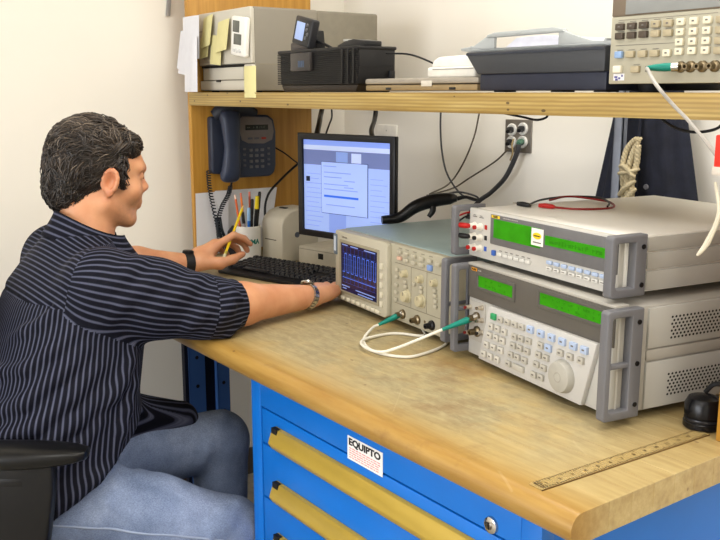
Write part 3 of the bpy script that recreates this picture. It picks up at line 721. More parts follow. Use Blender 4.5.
MB().lathe([(0, 0), (.027, 0), (.030, .003), (.030, .011), (.0275, .013), (.0275, .020), (.029, .022), (.029, .040), (.024, .050), (.012, .054), (0, .055)], 36).build('body', mat((16, 16, 19), .25), cp)
MB().lathe([(.0285, .0135), (.0292, .016), (.0285, .0185)], 36).build('grip_ring', mat((30, 30, 34), .2), cp)
MB().tube([(-.012, .02, .05), (-.004, .03, .064), (.012, .032, .066), (.02, .03, .055)], .004, 8).build('tether', M_BLACK, cp)
# ================================================================ monitor
t = None
ML2, MR2 = (-2.22, 1.39, TZ), .2
mo = thing('monitor', 'black flat monitor showing a pale blue window on its screen', 'monitor', ML2, MR2)
SCR = lambda col, e=.6: mat(col, .5, emit=e, var=.02, scale=6, spec=.1)
M_MB = mat((24, 24, 27), .35)
MB().box(.06, .365, 0, .035, .13, .40).build('back_shell', M_MB, mo, bevel=.006)
MB().frame(.032, .396, .119, .413, .018, -.012, .004).build('bezel', M_MB, mo, bevel=.002)
scr = MB().box(.049, .379, -.004, .002, .136, .396).build('screen', SCR((146, 168, 226)), mo)
def ui(name, x0, x1, z0, z1, col, d=1, e=.6): return MB().box(x0, x1, -.004-.0005*d, -.0039, z0, z1).build(name, SCR(col, e), scr)
ui('title_bar', .049, .379, .380, .396, (124, 148, 224)); ui('menu_bar', .049, .379, .367, .380, (176, 190, 226))
ui('header_band', .049, .379, .325, .367, (100, 112, 160)); ui('header_tile', .178, .222, .332, .364, (122, 146, 206), 2); ui('header_tile', .236, .272, .334, .362, (176, 190, 228), 2)
for k in range(12): ui('list_row', .062 if k % 3 else .056, .11 + (k*37 % 5)*.004, .150+k*.0135, .1515+k*.0135, (116, 138, 200), 1)
for k in range(10): ui('list_row', .305, .345 + (k*53 % 7)*.005, .165+k*.0145, .1665+k*.0145, (120, 142, 204), 1)
ui('side_pane', .150, .215, .137, .200, (124, 146, 214)); 
dlg = ui('dialog_window', .121, .297, .190, .336, (62, 76, 120), 3); ui('dialog_face', .1225, .2955, .1915, .3345, (154, 176, 230), 4)
for k, (a, b, z) in enumerate(((.13, .18, .322), (.132, .235, .305), (.132, .20, .292), (.21, .25, .284), (.132, .225, .272), (.21, .245, .266), (.132, .26, .258), (.14, .25, .214))): ui('dialog_line', a, b, z, z+.0025, (120, 144, 208), 5)
ui('progress_bar', .132, .263, .2365, .2425, (50, 100, 214), 5)
ui('icon', .060, .074, .277, .291, (24, 30, 48), 3)
MB().box(.19, .25, .03, .06, .02, .30).build('stand_neck', M_MB, mo, bevel=.004)
MB().box(.10, .26, .07, .20, .0, .014).build('stand_foot', M_MB, mo, bevel=.004)
MB().cyl((.366, -.0125, .127), (.366, -.0115, .127), .003, n=10).build('power_light', mat((240, 160, 40), .4, emit=1.2), mo)
# monitor cables up behind the shelf
for k, (pts, r, lab) in enumerate(((( (-2.26, 1.50, .40), (-2.38, 1.59, .43), (-2.535, 1.70, .452), (-2.57, 1.738, .50)), .0085, 'thick black cable rising behind the monitor towards its left corner'),
        (((-2.0, 1.52, .39), (-2.12, 1.60, .415), (-2.235, 1.70, .445), (-2.27, 1.735, .50)), .0075, 'thick black cable rising behind the right half of the monitor'),
        (((-2.22, 1.50, .39), (-2.34, 1.60, .425), (-2.44, 1.68, .45), (-2.52, 1.73, .50)), .003, 'thin black cable looping behind the top left of the monitor'))):
    cable('monitor_cable', lab, pts, r, M_BLACK, group='cables behind the monitor')
# cables from the phone panel to the monitor back
cable('phone_cable', 'thin black cord from the desk telephone to behind the monitor', [hutch2 for hutch2 in [tuple(np.array(hutch(*p)) - (0, 0, TZ)) for p in ((-1.885, .275, .353), (-1.87, .32, .325), (-1.86, .362, .292), (-1.85, .41, .27))]], .0022, M_BLACK)
cable('power_cord', 'black cord sagging from the monitor down behind the pens', [tuple(np.array(hutch(*p)) - (0, 0, TZ)) for p in ((-1.85, .41, .315), (-1.86, .366, .290), (-1.868, .299, .236), (-1.87, .252, .188), (-1.87, .24, .12), (-1.86, .26, .02))], .0042, M_BLACK)
# ================================================================ keyboard
KL, KR = (-2.341, 1.199, TZ), .27
kbd = thing('keyboard', 'black computer keyboard lying between both hands', 'keyboard', KL, KR)
t_ = math.atan2(.014, .16)
MB().prism([(0, 0.001), (.165, .001), (.165, .026), (.140, .026), (.03, .014), (0, .010)], 'x', 0, .440).build('body', mat((22, 22, 25), .45), kbd, bevel=.002)
km = MB(); km.add([(-.0085,-.0085,0),(.0085,-.0085,0),(.0085,.0085,0),(-.0085,.0085,0),(-.0062,-.0055,.008),(.0062,-.0055,.008),(.0062,.0065,.008),(-.0062,.0065,.008)], [(0,3,2,1),(4,5,6,7),(0,1,5,4),(1,2,6,5),(2,3,7,6),(3,0,4,7)])
kme = km.mesh('key', mat((34, 34, 38), .35), .001, 1)
wide = MB().box(-.05, .05, -.0085, .0085, 0, .007).mesh('key', mat((34, 34, 38), .35), .0025, 2)
pts = []
for r in range(6):
    y = .040 + r*.0195 + (.006 if r == 5 else 0); z = .0145 + (y-.03)*.105
    for k in range(22):
        x = .016 + k*.0192
        if k in (15,) or (k == 19): x += .001
        if r == 0 and 3 <= k <= 8: continue
        if r in (2, 3) and 15 <= k <= 17: continue
        pts.append((x, y, z))
for o in kit('key', kme, kbd, pts): o.rotation_euler = (.1, 0, 0)
link('space_bar', wide, kbd, (.016 + 5.5*.0192, .040, .0152), (.1, 0, 0))
MB().box(.36, .40, .148, .156, .026, .0266).build('status_lights', mat((120, 150, 130), .3), kbd)
# ================================================================ label printer, pen cup, low box
LPX = (-2.462, 1.42, TZ)
lp = thing('label_printer', 'small upright beige label printer between pen cup and monitor', 'printer', LPX, .12)
M_BEI = mat((204, 197, 180), .45, var=.03, scale=20)
prof = [(0, 0), (.150, 0), (.150, .150), (.128, .166), (.062, .166), (.030, .158), (.006, .138), (0, .120)]
MB().prism(prof, 'x', 0, .105).build('body', M_BEI, lp, bevel=.006, seg=3)
MB().box(.018, .075, -.0012, .004, .0685, .0712).build('label_slot', mat((96, 88, 76), .6), lp)
MB().box(.030, .062, .048, .062, .1640, .1672).build('top_vent', mat((50, 46, 42), .6), lp, bevel=.001)
MB().box(.082, .094, .09, .105, .1640, .1672).build('top_button', mat((150, 160, 140), .5), lp, bevel=.001)
MB().cyl((.104, .06, .085), (.1068, .06, .085), .009, n=16).build('side_button', mat((90, 96, 108), .4), lp)
bx = thing('low_box', 'low beige box with a dark port under the monitor', 'box', (-2.36, 1.50, TZ), .2)
MB().box(.012, .20, -.02, .13, .0, .055).build('shell', mat((210, 203, 186), .5), bx, bevel=.005)
MB().box(.10, .122, -.0212, -.018, .022, .040).build('port', M_BLACK, bx, bevel=.001)
MB().box(.017, .195, -.0206, -.0195, .046, .0475).build('seam', mat((150, 140, 120), .6), bx)
cu_ = (-2.462, 1.372, TZ)
cup = thing('pen_cup', 'white mug full of pens with green lettering behind the keyboard', 'cup', cu_)
MB().lathe([(0, 0), (.036, 0), (.039, .004), (.040, .112), (.0385, .114), (.036, .110), (.035, .008), (0, .006)], 32).build('mug', mat((232, 230, 224), .3, var=.015), cup)
tx = text('mug_word', 'TCMA', .021, mat((30, 120, 104), .5), cup, (0, 0, 0), (0, 0, 0), .0004, .0008)
for v in tx.data.vertices:
    a = v.co.x / .0405 - .30; r = .0404 + v.co.z
    v.co = (r*math.cos(a - .0), r*math.sin(a), .066 + v.co.y)
pens = [(-.020, -.014, .20, (214, 96, 30), 'orange pencil with white end leaning left in the mug', 'pencil', -.045, -.020),
        (-.012, -.004, .205, (222, 120, 40), 'orange pencil standing left of centre in the mug', 'pencil', -.040, -.002),
        (-.004, .012, .21, (150, 70, 44), 'brown pencil standing upright in the mug', 'pencil', -.012, .014),
        (.006, -.012, .15, (170, 160, 164), 'grey pen standing low in the mug', 'pen', -.006, -.016),
        (.014, .002, .19, (22, 22, 26), 'black pen standing in the mug', 'pen', .012, .010),
        (.018, -.010, .165, (40, 112, 206), 'blue pen with pale cap standing in the mug', 'pen', .024, -.010),
        (.022, .014, .20, (24, 24, 26), 'black and yellow marker leaning right in the mug', 'marker', .030, .018),
        (.012, .022, .212, (30, 28, 30), 'tall black pen leaning right at the back of the mug', 'pen', .018, .034)]
for (x, y, l, colr, lab, cat, tx_, ty_) in pens:
    b = (cu_[0]+x*.6, cu_[1]+y*.6, cu_[2]+.008); p = thing(cat, lab, cat, b, 0, 'pens and pencils in the mug')
    tip = np.array((tx_-x*.6, ty_-y*.6, l)); r = .0036 if cat == 'pencil' else .0048
    if cat == 'marker': r = .006
    MB().tube([(0, 0, 0), tip*.5, tip*.93], [r, r, r], 8, sub=0).build('barrel', mat(colr, .4), p)
    if cat == 'pencil': MB().tube([tip*.93, tip], [r*.95, r*.9], 8, sub=0).build('eraser', mat((232, 206, 190) if 'white' in lab else (206, 120, 100), .6), p)
    elif cat == 'marker': MB().tube([tip*.80, tip*1.0], [r*1.2, r*1.0], 8, sub=0).build('cap', mat((220, 196, 30), .4), p)
    else: MB().tube([tip*.75, tip*.98, tip], [r*1.15, r*1.05, r*.7], 8, sub=0).build('cap', mat((150, 190, 230), .4) if 'blue' in lab else mat((16, 16, 18), .35), p)
# ================================================================ desk telephone on the left panel
PH = hutch(SX+.001, .050, .250)
ph = thing('desk_telephone', 'dark slate desk telephone hung on the wooden side panel', 'telephone', PH, math.pi/2 + HR)
M_SL = mat((58, 66, 84), .38, var=.04); M_SLK = mat((74, 78, 90), .4)
body = [(.085, .012), (.10, .004), (.215, .004), (.232, .016), (.238, .04), (.240, .15), (.232, .19), (.21, .203), (.10, .208), (.085, .20)]
MB().prism(body, 'y', -.052, -.012).build('body', M_SL, ph, bevel=.010, seg=3)
MB().prism([(.0, .02), (.10, .01), (.10, .205), (.0, .20)], 'y', -.034, -.001).build('cradle', mat((44, 50, 66), .4), ph, bevel=.008, seg=3)
MB().box(.03, .2, -.013, .0, .03, .18).build('wall_bracket', M_BLACK, ph)
fpz = [(.098, .150), (.104, .125), (.13, .114), (.19, .112), (.222, .124), (.229, .15), (.222, .185), (.205, .196), (.108, .2), (.098, .19)]
hd = MB().prism(fpz, 'y', -.0545, -.05).build('face_plate', mat((122, 116, 116), .4), ph, bevel=.0015)
MB().box(.118, .206, -.0558, -.053, .156, .173).build('display', mat((40, 46, 44), .2), hd, bevel=.001)
glyphs('display_digits', .124, .2, .160, .170, 1, .006, mat((104, 112, 100), .5), hd, -.0560, .7, 4)
for x, colr in ((.135, (90, 96, 108)), (.160, (90, 96, 108)), (.188, (170, 60, 50))):
    MB().box(x-.009, x+.009, -.0575, -.054, .126, .133).build('soft_key', mat(colr, .4), hd, bevel=.0015)
kq = keymesh(.0125, .0085, .004, mat((112, 112, 118), .4), .0015)
kit('key', kq, ph, [(x, -.052, z) for x in (.138, .160, .182) for z in (.038, .056, .074, .092)])
kit('key', keymesh(.009, .0065, .004, mat((104, 104, 112), .4), .001), ph, [(x, -.052, z) for x in (.113, .207) for z in (.044, .060, .078, .096)])
hs = MB()
pts = [(.045, -.055, .006), (.047, -.074, .020), (.049, -.080, .06), (.050, -.082, .105), (.050, -.080, .15), (.051, -.074, .192), (.054, -.054, .212)]
P = catmull(pts, 6); rings = []
wid = np.interp(np.linspace(0, 1, len(P)), [0, .1, .25, .5, .75, .9, 1], [.026, .034, .032, .025, .032, .036, .028])
dep_ = np.interp(np.linspace(0, 1, len(P)), [0, .1, .25, .5, .75, .9, 1], [.012, .022, .020, .015, .020, .024, .014])
for i, (p, a_, b_) in enumerate(zip(P, wid, dep_)):
    T = P[min(i+1, len(P)-1)] - P[max(i-1, 0)]; T /= np.linalg.norm(T); nn = np.cross(T, (1, 0, 0)); nn /= np.linalg.norm(nn)
    rings.append([p + a_*math.copysign(abs(math.cos(q))**.7, math.cos(q))*np.array((1, 0, 0)) + b_*math.copysign(abs(math.sin(q))**.7, math.sin(q))*nn for q in np.arange(16)*math.pi/8])
hs.ring_tube(rings).build('handset', mat((52, 60, 80), .36), ph, ang=60)
MB().tube([(.02, -.02, .2), (.05, -.035, .222), (.11, -.035, .226), (.17, -.03, .208)], [.02, .026, .026, .016], 12).build('cord_bundle', mat((44, 48, 58), .5), ph)
ph.scale = (.94, 1, 1)
def coil(pts, r, turns):
    p = catmull(pts, 40); out = []
    for i, q in enumerate(p):
        a = 2*math.pi*turns*i/len(p); out.append(q + np.array((math.cos(a)*r, math.sin(a)*r*.9, .25*r*math.sin(a))))
    return out
cd = [(-.012, -.03, .03), (-.012, -.035, -.02), (-.002, -.035, -.08), (.012, -.035, -.15), (.018, -.03, -.19)]
cc_ = thing('telephone_cord', 'black coiled telephone cord dangling below the desk telephone', 'cord', PH, math.pi/2 + HR)
for nm, q, tr in (('coil', cd, 26), ('coil', [(.05, -.06, -.02), (.045, -.05, -.05), (.028, -.04, -.085), (.016, -.035, -.13), (.022, -.03, -.185)], 24)):
    MB().tube([tuple(v) for v in coil(q, .0065, tr)], .0022, 5, sub=0).build(nm, mat((34, 40, 48), .4), cc_)
MB().tube([(.047, -.062, .02), (.052, -.066, .0), (.05, -.06, -.022)], .0035, 8).build('plug_end', M_BLACK, cc_)
for dx in (0, .012): MB().tube([(.008+dx, -.036, -.12), (.012+dx, -.04, -.16), (.028+dx, -.034, -.20), (.03+dx, -.03, -.235)], .005, 8).build('doubled_cord', mat((34, 40, 48), .4), cc_)
# a small dark desk object behind the hand
sd_ = thing('tape_dispenser', 'dark rounded holder on the bench behind the hand', 'holder', hutch(-1.845, .10, 0))
MB().prism([(0, 0), (.06, 0), (.062, .05), (.05, .085), (.02, .10), (.0, .08)], 'x', -.03, .03).build('shell', mat((26, 27, 32), .4), sd_, bevel=.006, seg=3)
MB().cyl((-.031, .03, .055), (.031, .03, .055), .018, n=18).build('hub', mat((44, 46, 52), .4), sd_)
# ================================================================ laser printer
Z = .5262
pr = thing('laser_printer', 'large cream laser printer at the left end of the shelf with yellow notes', 'printer', hutch(-1.894, .03, Z), HR)
M_PR = mat((196, 191, 178), .42, var=.02, scale=8); M_PR_SHADE = mat((138, 132, 120), .45, var=.02, scale=8)  # second, darker beige has the shade of the printer's side painted in
MB().prism([(.0, .004), (.347, .004), (.347, .232), (.343, .236), (.004, .236), (0, .232)], 'y', .012, .22).build('body', M_PR_SHADE, pr, bevel=.004, seg=3)
MB().prism([(.002, .004), (.345, .004), (.345, .230), (.339, .235), (.006, .235), (.002, .230)], 'y', .22, .44).build('rear_cover', mat((124, 118, 104), .5), pr, bevel=.004)
MB().prism([(.0, .080), (.347, .080), (.347, .230), (.341, .236), (.006, .236), (0, .230)], 'y', 0, .014).build('front_cover', M_PR, pr, bevel=.006, seg=3)
tr = MB().box(.027, .296, .001, .014, .036, .072).build('paper_tray', M_PR, pr, bevel=.002)
MB().box(.02, .30, -.0004, .013, .0725, .0785).build('tray_slot', M_DARK, pr)
MB().box(.12, .145, -.0005, .004, .030, .036).build('tray_catch', M_BLACK, tr)
MB().box(.0, .347, .003, .014, .006, .034).build('base_front', M_PR, pr, bevel=.002)
MB().box(.296, .347, .002, .014, .034, .078).build('front_pillar', M_PR, pr, bevel=.002)
MB().box(.3465, .3475, .02, .30, .0775, .0795).build('side_seam', mat((140, 132, 112), .6), pr)
MB().box(.01, .05, -.0006, .001, .181, .184).build('printed_mark', mat((150, 144, 130), .6), pr)
for x in (.03, .31):
    for y in (.04, .40): MB().cyl((x, y, 0), (x, y, .005), .012, n=12).build('foot', M_RUB, pr)
# sticky notes on the front
ym = mat((214, 206, 150), .65, var=.04, scale=20)
def note(lab, x0, x1, z0, z1, tilt, lift, yoff=.026):
    ob = sheet('sticky_note', lab, [(x0, yoff-lift, z0), (x1, yoff-lift, z0+tilt), (x1+tilt*.5, yoff-.0015, z1+tilt), (x0+tilt*.5, yoff-.0015, z1)], 'sticky note', 'yellow notes on the printer', m=ym)
    return ob
note('leftmost low yellow note on the printer, partly under a higher note', -1.868, -1.806, .625, .690, .006, .008)
note('yellow note at the upper left of the printer front, above the leftmost one', -1.838, -1.775, .655, .745, .010, .012, .0235)
note('low yellow note in the middle of the printer front', -1.785, -1.715, .610, .695, -.006, .010)
note('upright yellow note beside the small white timer', -1.738, -1.665, .640, .728, .008, .012, .0235)
sheet('sticky_note', 'yellow note hanging from the printer corner over the shelf edge', [(-1.520, -.008, .511), (-1.452, -.008, .511), (-1.512, .0255, .598), (-1.583, .0255, .598)], 'sticky note', 'yellow notes on the printer', m=ym)
# white timer clipped on the front
ti = thing('white_timer', 'small white timer with two dark displays stuck on the printer front', 'timer', hutch(-1.640, .0275, .632), HR, rot=(0, .13, HR))
MB().box(0, .088, -.016, 0, 0, .110).build('case', M_WHITE, ti, bevel=.006, seg=3)
for z0, z1, x0, x1 in ((.066, .098, .012, .052), (.032, .062, .020, .066)): MB().box(x0, x1, -.0172, -.0155, z0, z1).build('display', mat((96, 98, 92), .25), ti, bevel=.001)
for x in (.024, .042, .06): MB().lathe([(0, .003), (.005, .003), (.006, 0)], 12, (x, -.016, .016), 'y').build('button', mat((206, 206, 204), .4), ti)
# white papers clipped at the printer's left side
wm = mat((216, 216, 222), .6, var=.02)
papers = [('tall white sheet hanging at the printer side, behind the narrow strip', (-1.945, -1.838), (.625, .752), .006),
          ('white sheet hanging lowest beside the printer', (-1.935, -1.858), (.527, .66), .003),
          ('narrow white strip in front beside the printer', (-1.872, -1.836), (.527, .69), -.004),
          ('white sheet tilting out towards the wall, at mid height', (-1.992, -1.91), (.585, .66), .010),
          ('small white slip sticking out furthest left by the printer', (-2.008, -1.93), (.60, .715), .014)]
for k, (lab, (x0, x1), (z0, z1), y) in enumerate(papers):
    sk_ = .0 if k < 3 else .025
    sheet('paper_sheet', lab, [(x0+.045-sk_*.3, y-.026, z0), (x1+.045-sk_*.3, y-.022, z0-sk_*.4), (x1+.045+sk_, y-.018, z1-sk_*.4), (x0+.045+sk_, y-.022, z1)], 'paper', 'loose papers beside the printer', m=wm)
# ================================================================ black ribbed unit and what stands on it
bp = thing('black_ribbed_unit', 'black box with ribbed front standing on the shelf before the printer', 'projector', hutch(-1.380, .02, Z), HR)
W = .374; M_RIB = mat((20, 19, 20), .45)
MB().box(.004, W, .006, .112, .018, .104).build('body', mat((20, 19, 20), .45), bp, bevel=.004)
MB().prism([(.02, 0), (W-.02, 0), (W-.006, .018), (.006, .018)], 'y', .008, .11).build('base', mat((44, 36, 30), .4), bp, bevel=.002)
MB().box(0, W+.002, .0, .115, .098, .1065).build('top_lid', mat((24, 23, 24), .45), bp, bevel=.003)
o = MB().box(0, W, -.003, .006, -.0014, .0014).mesh('rib', M_RIB, .0005, 1)
kit('rib', o, bp, [(0, .003, .021 + k*.0047) for k in range(17)])
for x in (.31, .335, .358): MB().box(x, x+.006, -.0025, .006, .02, .1).build('rib_post', M_RIB, bp, bevel=.001)
w1 = MB().box(.080, .176, -.008, .004, .052, .098).build('front_window', mat((58, 54, 52), .3), bp, bevel=.003)
for k in range(4): MB().box(.120+k*.008, .125+k*.008, -.0086, -.0078, .062, .078).build('segment', mat((66, 84, 110), .4), w1)
MB().box(W-.001, W+.001, .01, .108, .060, .063).build('side_seam', M_BLACK, bp)
MB().box(W-.002, W+.008, .09, .106, .02, .05).build('side_plug', M_BLACK, bp, bevel=.002)
ht = thing('handheld_meter', 'small dark meter with lit screen propped on the black ribbed unit', 'meter', hutch(-1.372, .055, Z+.1067), HR, rot=(0, 0, HR-.08))
MB().box(.002, .098, .0, .04, 0, .022).build('stand', mat((70, 64, 62), .4), ht, bevel=.004)
MB().prism([(.03, .0), (.075, .0), (.07, .05), (.05, .05)], 'x', .07, .10).build('stand_arm', M_BLACK, ht, (0, -.02, 0), bevel=.003)
tl = MB().box(-.002, .096, -.012, .012, 0, .074).build('case', mat((34, 34, 37), .38), ht, (.012, .01, .020), rot=(-.12, .20, 0), bevel=.006, seg=3)
MB().box(.012, .060, -.0128, -.011, .014, .060).build('screen', mat((150, 170, 214), .3, emit=.35), tl, bevel=.001)
for x, z in ((.074, .056), (.074, .045), (.082, .034), (.074, .024)): MB().lathe([(0, .003), (.004, .003), (.005, 0)], 10, (x, -.012, z), 'y').build('button', mat((100, 100, 104), .4), tl)
MB().tube([(.10, .03, .022), (.13, .035, .014), (.16, .04, .003)], .004, 8).build('lead', M_BLACK, ht)
cl = thing('black_clip', 'flat black adapter lying on top of the ribbed unit, right of the meter', 'adapter', hutch(-1.135, .05, Z+.1067), HR)
MB().prism([(0, 0), (.118, 0), (.118, .012), (.07, .018), (.04, .016), (.0, .006)], 'y', 0, .05).build('body', mat((26, 26, 28), .35), cl, bevel=.002)
MB().box(.028, .046, -.001, .03, .0145, .0190).build('silver_label', mat((190, 190, 186), .3, .5), cl)
cable('signal_cable', 'thin black cord trailing right from the ribbed unit over the shelf', [tuple(np.array(hutch(*p)) - (0, 0, TZ)) for p in ((-1.0, .10, Z+.09), (-.93, .12, Z+.085), (-.86, .14, Z+.06), (-.83, .15, Z+.036))], .0022, M_BLACK)
# ================================================================ closed laptop, white box on it
lt = thing('closed_laptop', 'closed grey laptop with bronze edge lying on the shelf', 'laptop', hutch(-.985, .03, Z), HR)
MB().box(0, .385, .0, .27, .003, .016).build('base', mat((150, 130, 96), .4, .2), lt, bevel=.003)
MB().box(0, .390, -.002, .272, .0175, .0300).build('lid', mat((160, 152, 140), .4, .2), lt, bevel=.004)
MB().box(.21, .245, -.0028, .0, .012, .024).build('latch', mat((206, 200, 188), .4), lt, bevel=.001)
for x in (.08, .30): MB().box(x, x+.02, -.0006, .002, .005, .010).build('side_port', M_BLACK, lt)
wb = thing('white_adapter_box', 'white rounded box lying on top of the closed laptop', 'box', hutch(-.79, .055, Z+.0302), HR)
MB().box(0, .155, 0, .15, 0, .022).build('lower_shell', mat((222, 218, 208), .4), wb, bevel=.005, seg=3)
MB().prism([(.006, .021), (.153, .021), (.148, .046), (.03, .043), (.012, .036)], 'y', .006, .145).build('upper_shell', mat((230, 227, 220), .4), wb, bevel=.005, seg=3)
MB().box(.02, .15, -.0008, .002, .0165, .0185).build('shell_seam', mat((140, 138, 132), .6), wb)
# ================================================================ scanner with a letter tray on top
sc_ = thing('flatbed_scanner', 'dark grey flatbed scanner with navy base on the shelf by the generator', 'scanner', hutch(-.592, .02, Z), HR)
MB().box(.006, .320, .004, .36, .003, .0345).build('base', mat((34, 38, 54), .42), sc_, bevel=.003)
MB().prism([(.002, .034), (.318, .034), (.318, .077), (-.034, .077), (-.030, .070)], 'y', 0, .37).build('upper_body', mat((60, 62, 66), .42, var=.03), sc_, bevel=.003)
MB().box(-.03, .317, -.0015, .37, .0705, .074).build('lid_seam', mat((50, 54, 64), .5), sc_)
for x in (.03, .18, .28): MB().box(x, x+.03, .02, .05, .0, .004).build('foot', M_RUB, sc_)
lt_ = thing('letter_tray', 'pale grey letter tray with arched rim on top of the dark scanner', 'tray', hutch(-.63, .035, Z+.0775), HR)
M_TRY = mat((168, 172, 172), .4, var=.02)
MB().box(0, .345, 0, .33, 0, .006).build('floor', M_TRY, lt_, bevel=.002)
rim = [(-.028, .004), (.0, .0), (.36, .0), (.36, .006), (.31, .008), (.265, .022), (.245, .033), (.22, .036), (.07, .034), (.05, .030), (.01, .012), (-.028, .009)]
hole = [(.095, .006), (.225, .006), (.215, .026), (.195, .029), (.075, .027), (.07, .022)]
M_ = MB(); M_.prism(rim[:3] + [(.36, .006), (.31, .008), (.245, .006), (.07, .006), (.03, .006), (-.028, .009)], 'y', 0, .006)
M_.prism([(-.028, .004), (.07, .005), (.07, .034), (.05, .030), (.01, .012), (-.028, .009)], 'y', 0, .008)
M_.prism([(.235, .005), (.36, .003), (.36, .007), (.31, .010), (.265, .023), (.235, .034)], 'y', 0, .008)
M_.prism([(.05, .026), (.07, .026), (.235, .027), (.25, .027), (.245, .033), (.22, .037), (.07, .035), (.05, .031)], 'y', -.002, .012)
M_.build('front_rim', M_TRY, lt_, bevel=.002)
MB().prism([(.05, .005), (.25, .005), (.25, .03), (.05, .03)], 'y', .31, .33).build('back_rim', M_TRY, lt_, bevel=.002)
for x in (.0, .339): MB().box(x, x+.006, 0, .33, .004, .012).build('side_rim', M_TRY, lt_, bevel=.001)
ps = thing('paper_stack', 'stack of white paper lying in the letter tray', 'paper', hutch(-.545, .05, Z+.0840), HR)
MB().prism([(0, 0), (.145, 0), (.135, .016), (.10, .019), (.03, .017)], 'y', 0, .27).build('sheets', mat((226, 226, 236), .6), ps, bevel=.001)
# small things glinting on the shelf edge under the scanner
# ================================================================ back wall: outlet plate with plugs, cables
op = thing('socket_plate', 'grey metal wall plate with four round white sockets under the shelf', 'outlet', (-1.862, YB, TZ+.3996))
MB().box(-.0525, .0525, -.006, 0, -.048, .048).build('plate', mat((134, 128, 120), .35, .6), op, bevel=.002)
cols = []
for x, z in ((-.022, .018), (.022, .022), (-.022, -.018), (.022, -.016)):
    j = MB().lathe([(0, .004), (.008, .004), (.016, .007), (.018, .006), (.018, 0)], 22, (0, 0, 0), 'y').build('round_socket', M_WHITE, op, (x, -.006, z))
    MB().tube([(0, -.008, 0), (.006, -.022, .0), (.014, -.034, -.004)], [.010, .009, .006], 10).build('plug', M_BLACK if (x, z) != (.022, -.016) else mat((70, 110, 90), .4), j)
# ---- wall cables
gw = mat((92, 84, 72), .5); gw2 = mat((62, 62, 64), .5)
cable('wall_cable', 'dark thin cable hanging from the shelf in a long curve to the black handpiece', [(-2.175, 1.918, 0.471), (-2.175, 1.918, 0.412), (-2.166, 1.918, 0.341), (-2.127, 1.907, 0.272), (-2.052, 1.896, 0.217), (-1.987, 1.896, 0.202), (-1.966, 1.886, 0.215), (-2.009, 1.854, 0.228), (-2.041, 1.811, 0.220), (-2.036, 1.746, 0.222)], .003, gw2)
cable('wall_cable', 'thin tan cable slanting from under the shelf to the black handpiece', [(-1.998, 1.918, 0.470), (-2.020, 1.918, 0.391), (-2.068, 1.918, 0.305), (-2.105, 1.896, 0.243), (-2.036, 1.757, 0.226)], .0026, gw)
cable('wall_cable', 'thin tan cable running from the socket plate down left to the handpiece', [(-1.870, 1.913, 0.361), (-1.929, 1.918, 0.321), (-2.036, 1.918, 0.265), (-2.095, 1.907, 0.230), (-2.046, 1.768, 0.222)], .0026, gw)
cable('wall_cable', 'thick grey cable bundle running from the socket plate down behind the multimeter', [(-1.821, 1.907, 0.378), (-1.825, 1.907, 0.359), (-1.845, 1.907, 0.319), (-1.875, 1.907, 0.275), (-1.929, 1.907, 0.230), (-1.977, 1.896, 0.193), (-2.014, 1.886, 0.123), (-2.036, 1.886, -0.016)], .0072, gw2)
cable('wall_cable', 'short tan cable bending out of the lower sockets', [(-1.843, 1.907, 0.393), (-1.838, 1.896, 0.375), (-1.834, 1.896, 0.355), (-1.843, 1.896, 0.332)], .0026, mat((150, 130, 90), .5))
cable('signal_cable', 'black cord sagging under the shelf just above the socket plate', [(-1.60, 1.60, .478), (-1.52, 1.60, .468), (-1.475, 1.60, .462), (-1.445, 1.60, .468), (-1.44, 1.60, .478)], .0028, M_BLACK)
cable('signal_cable', 'black cord sagging under the shelf in front of the hanging coat', [(-.985, 1.38, .485), (-.95, 1.38, .466), (-.91, 1.38, .459), (-.868, 1.38, .466), (-.85, 1.38, .485)], .0026, M_BLACK)
# black handpiece lying behind the oscilloscope
hp = thing('black_handpiece', 'black curved handpiece lying on the oscilloscope lid behind the monitor edge', 'tool', (-1.80, 1.49, TZ+.193))
b = np.array((-1.80, 1.49, .193))
pp = [np.array(p) - b for p in ((-1.835, 1.42, .198), (-1.815, 1.462, .203), (-1.797, 1.50, .230), (-1.775, 1.54, .2455), (-1.748, 1.578, .252), (-1.735, 1.592, .252))]
MB().tube(pp, [.011, .014, .017, .018, .016, .008], 14).build('grip', mat((18, 18, 20), .3), hp)
MB().tube([np.array(p) - b for p in ((-1.775, 1.54, .243), (-1.765, 1.535, .222), (-1.77, 1.525, .205))], [.009, .008, .006], 10).build('trigger', M_BLACK, hp)
MB().tube([np.array(p) - b for p in ((-1.735, 1.592, .252), (-1.72, 1.61, .256), (-1.70, 1.63, .25))], [.006, .0045, .003], 10).build('strain_relief', M_BLACK, hp)
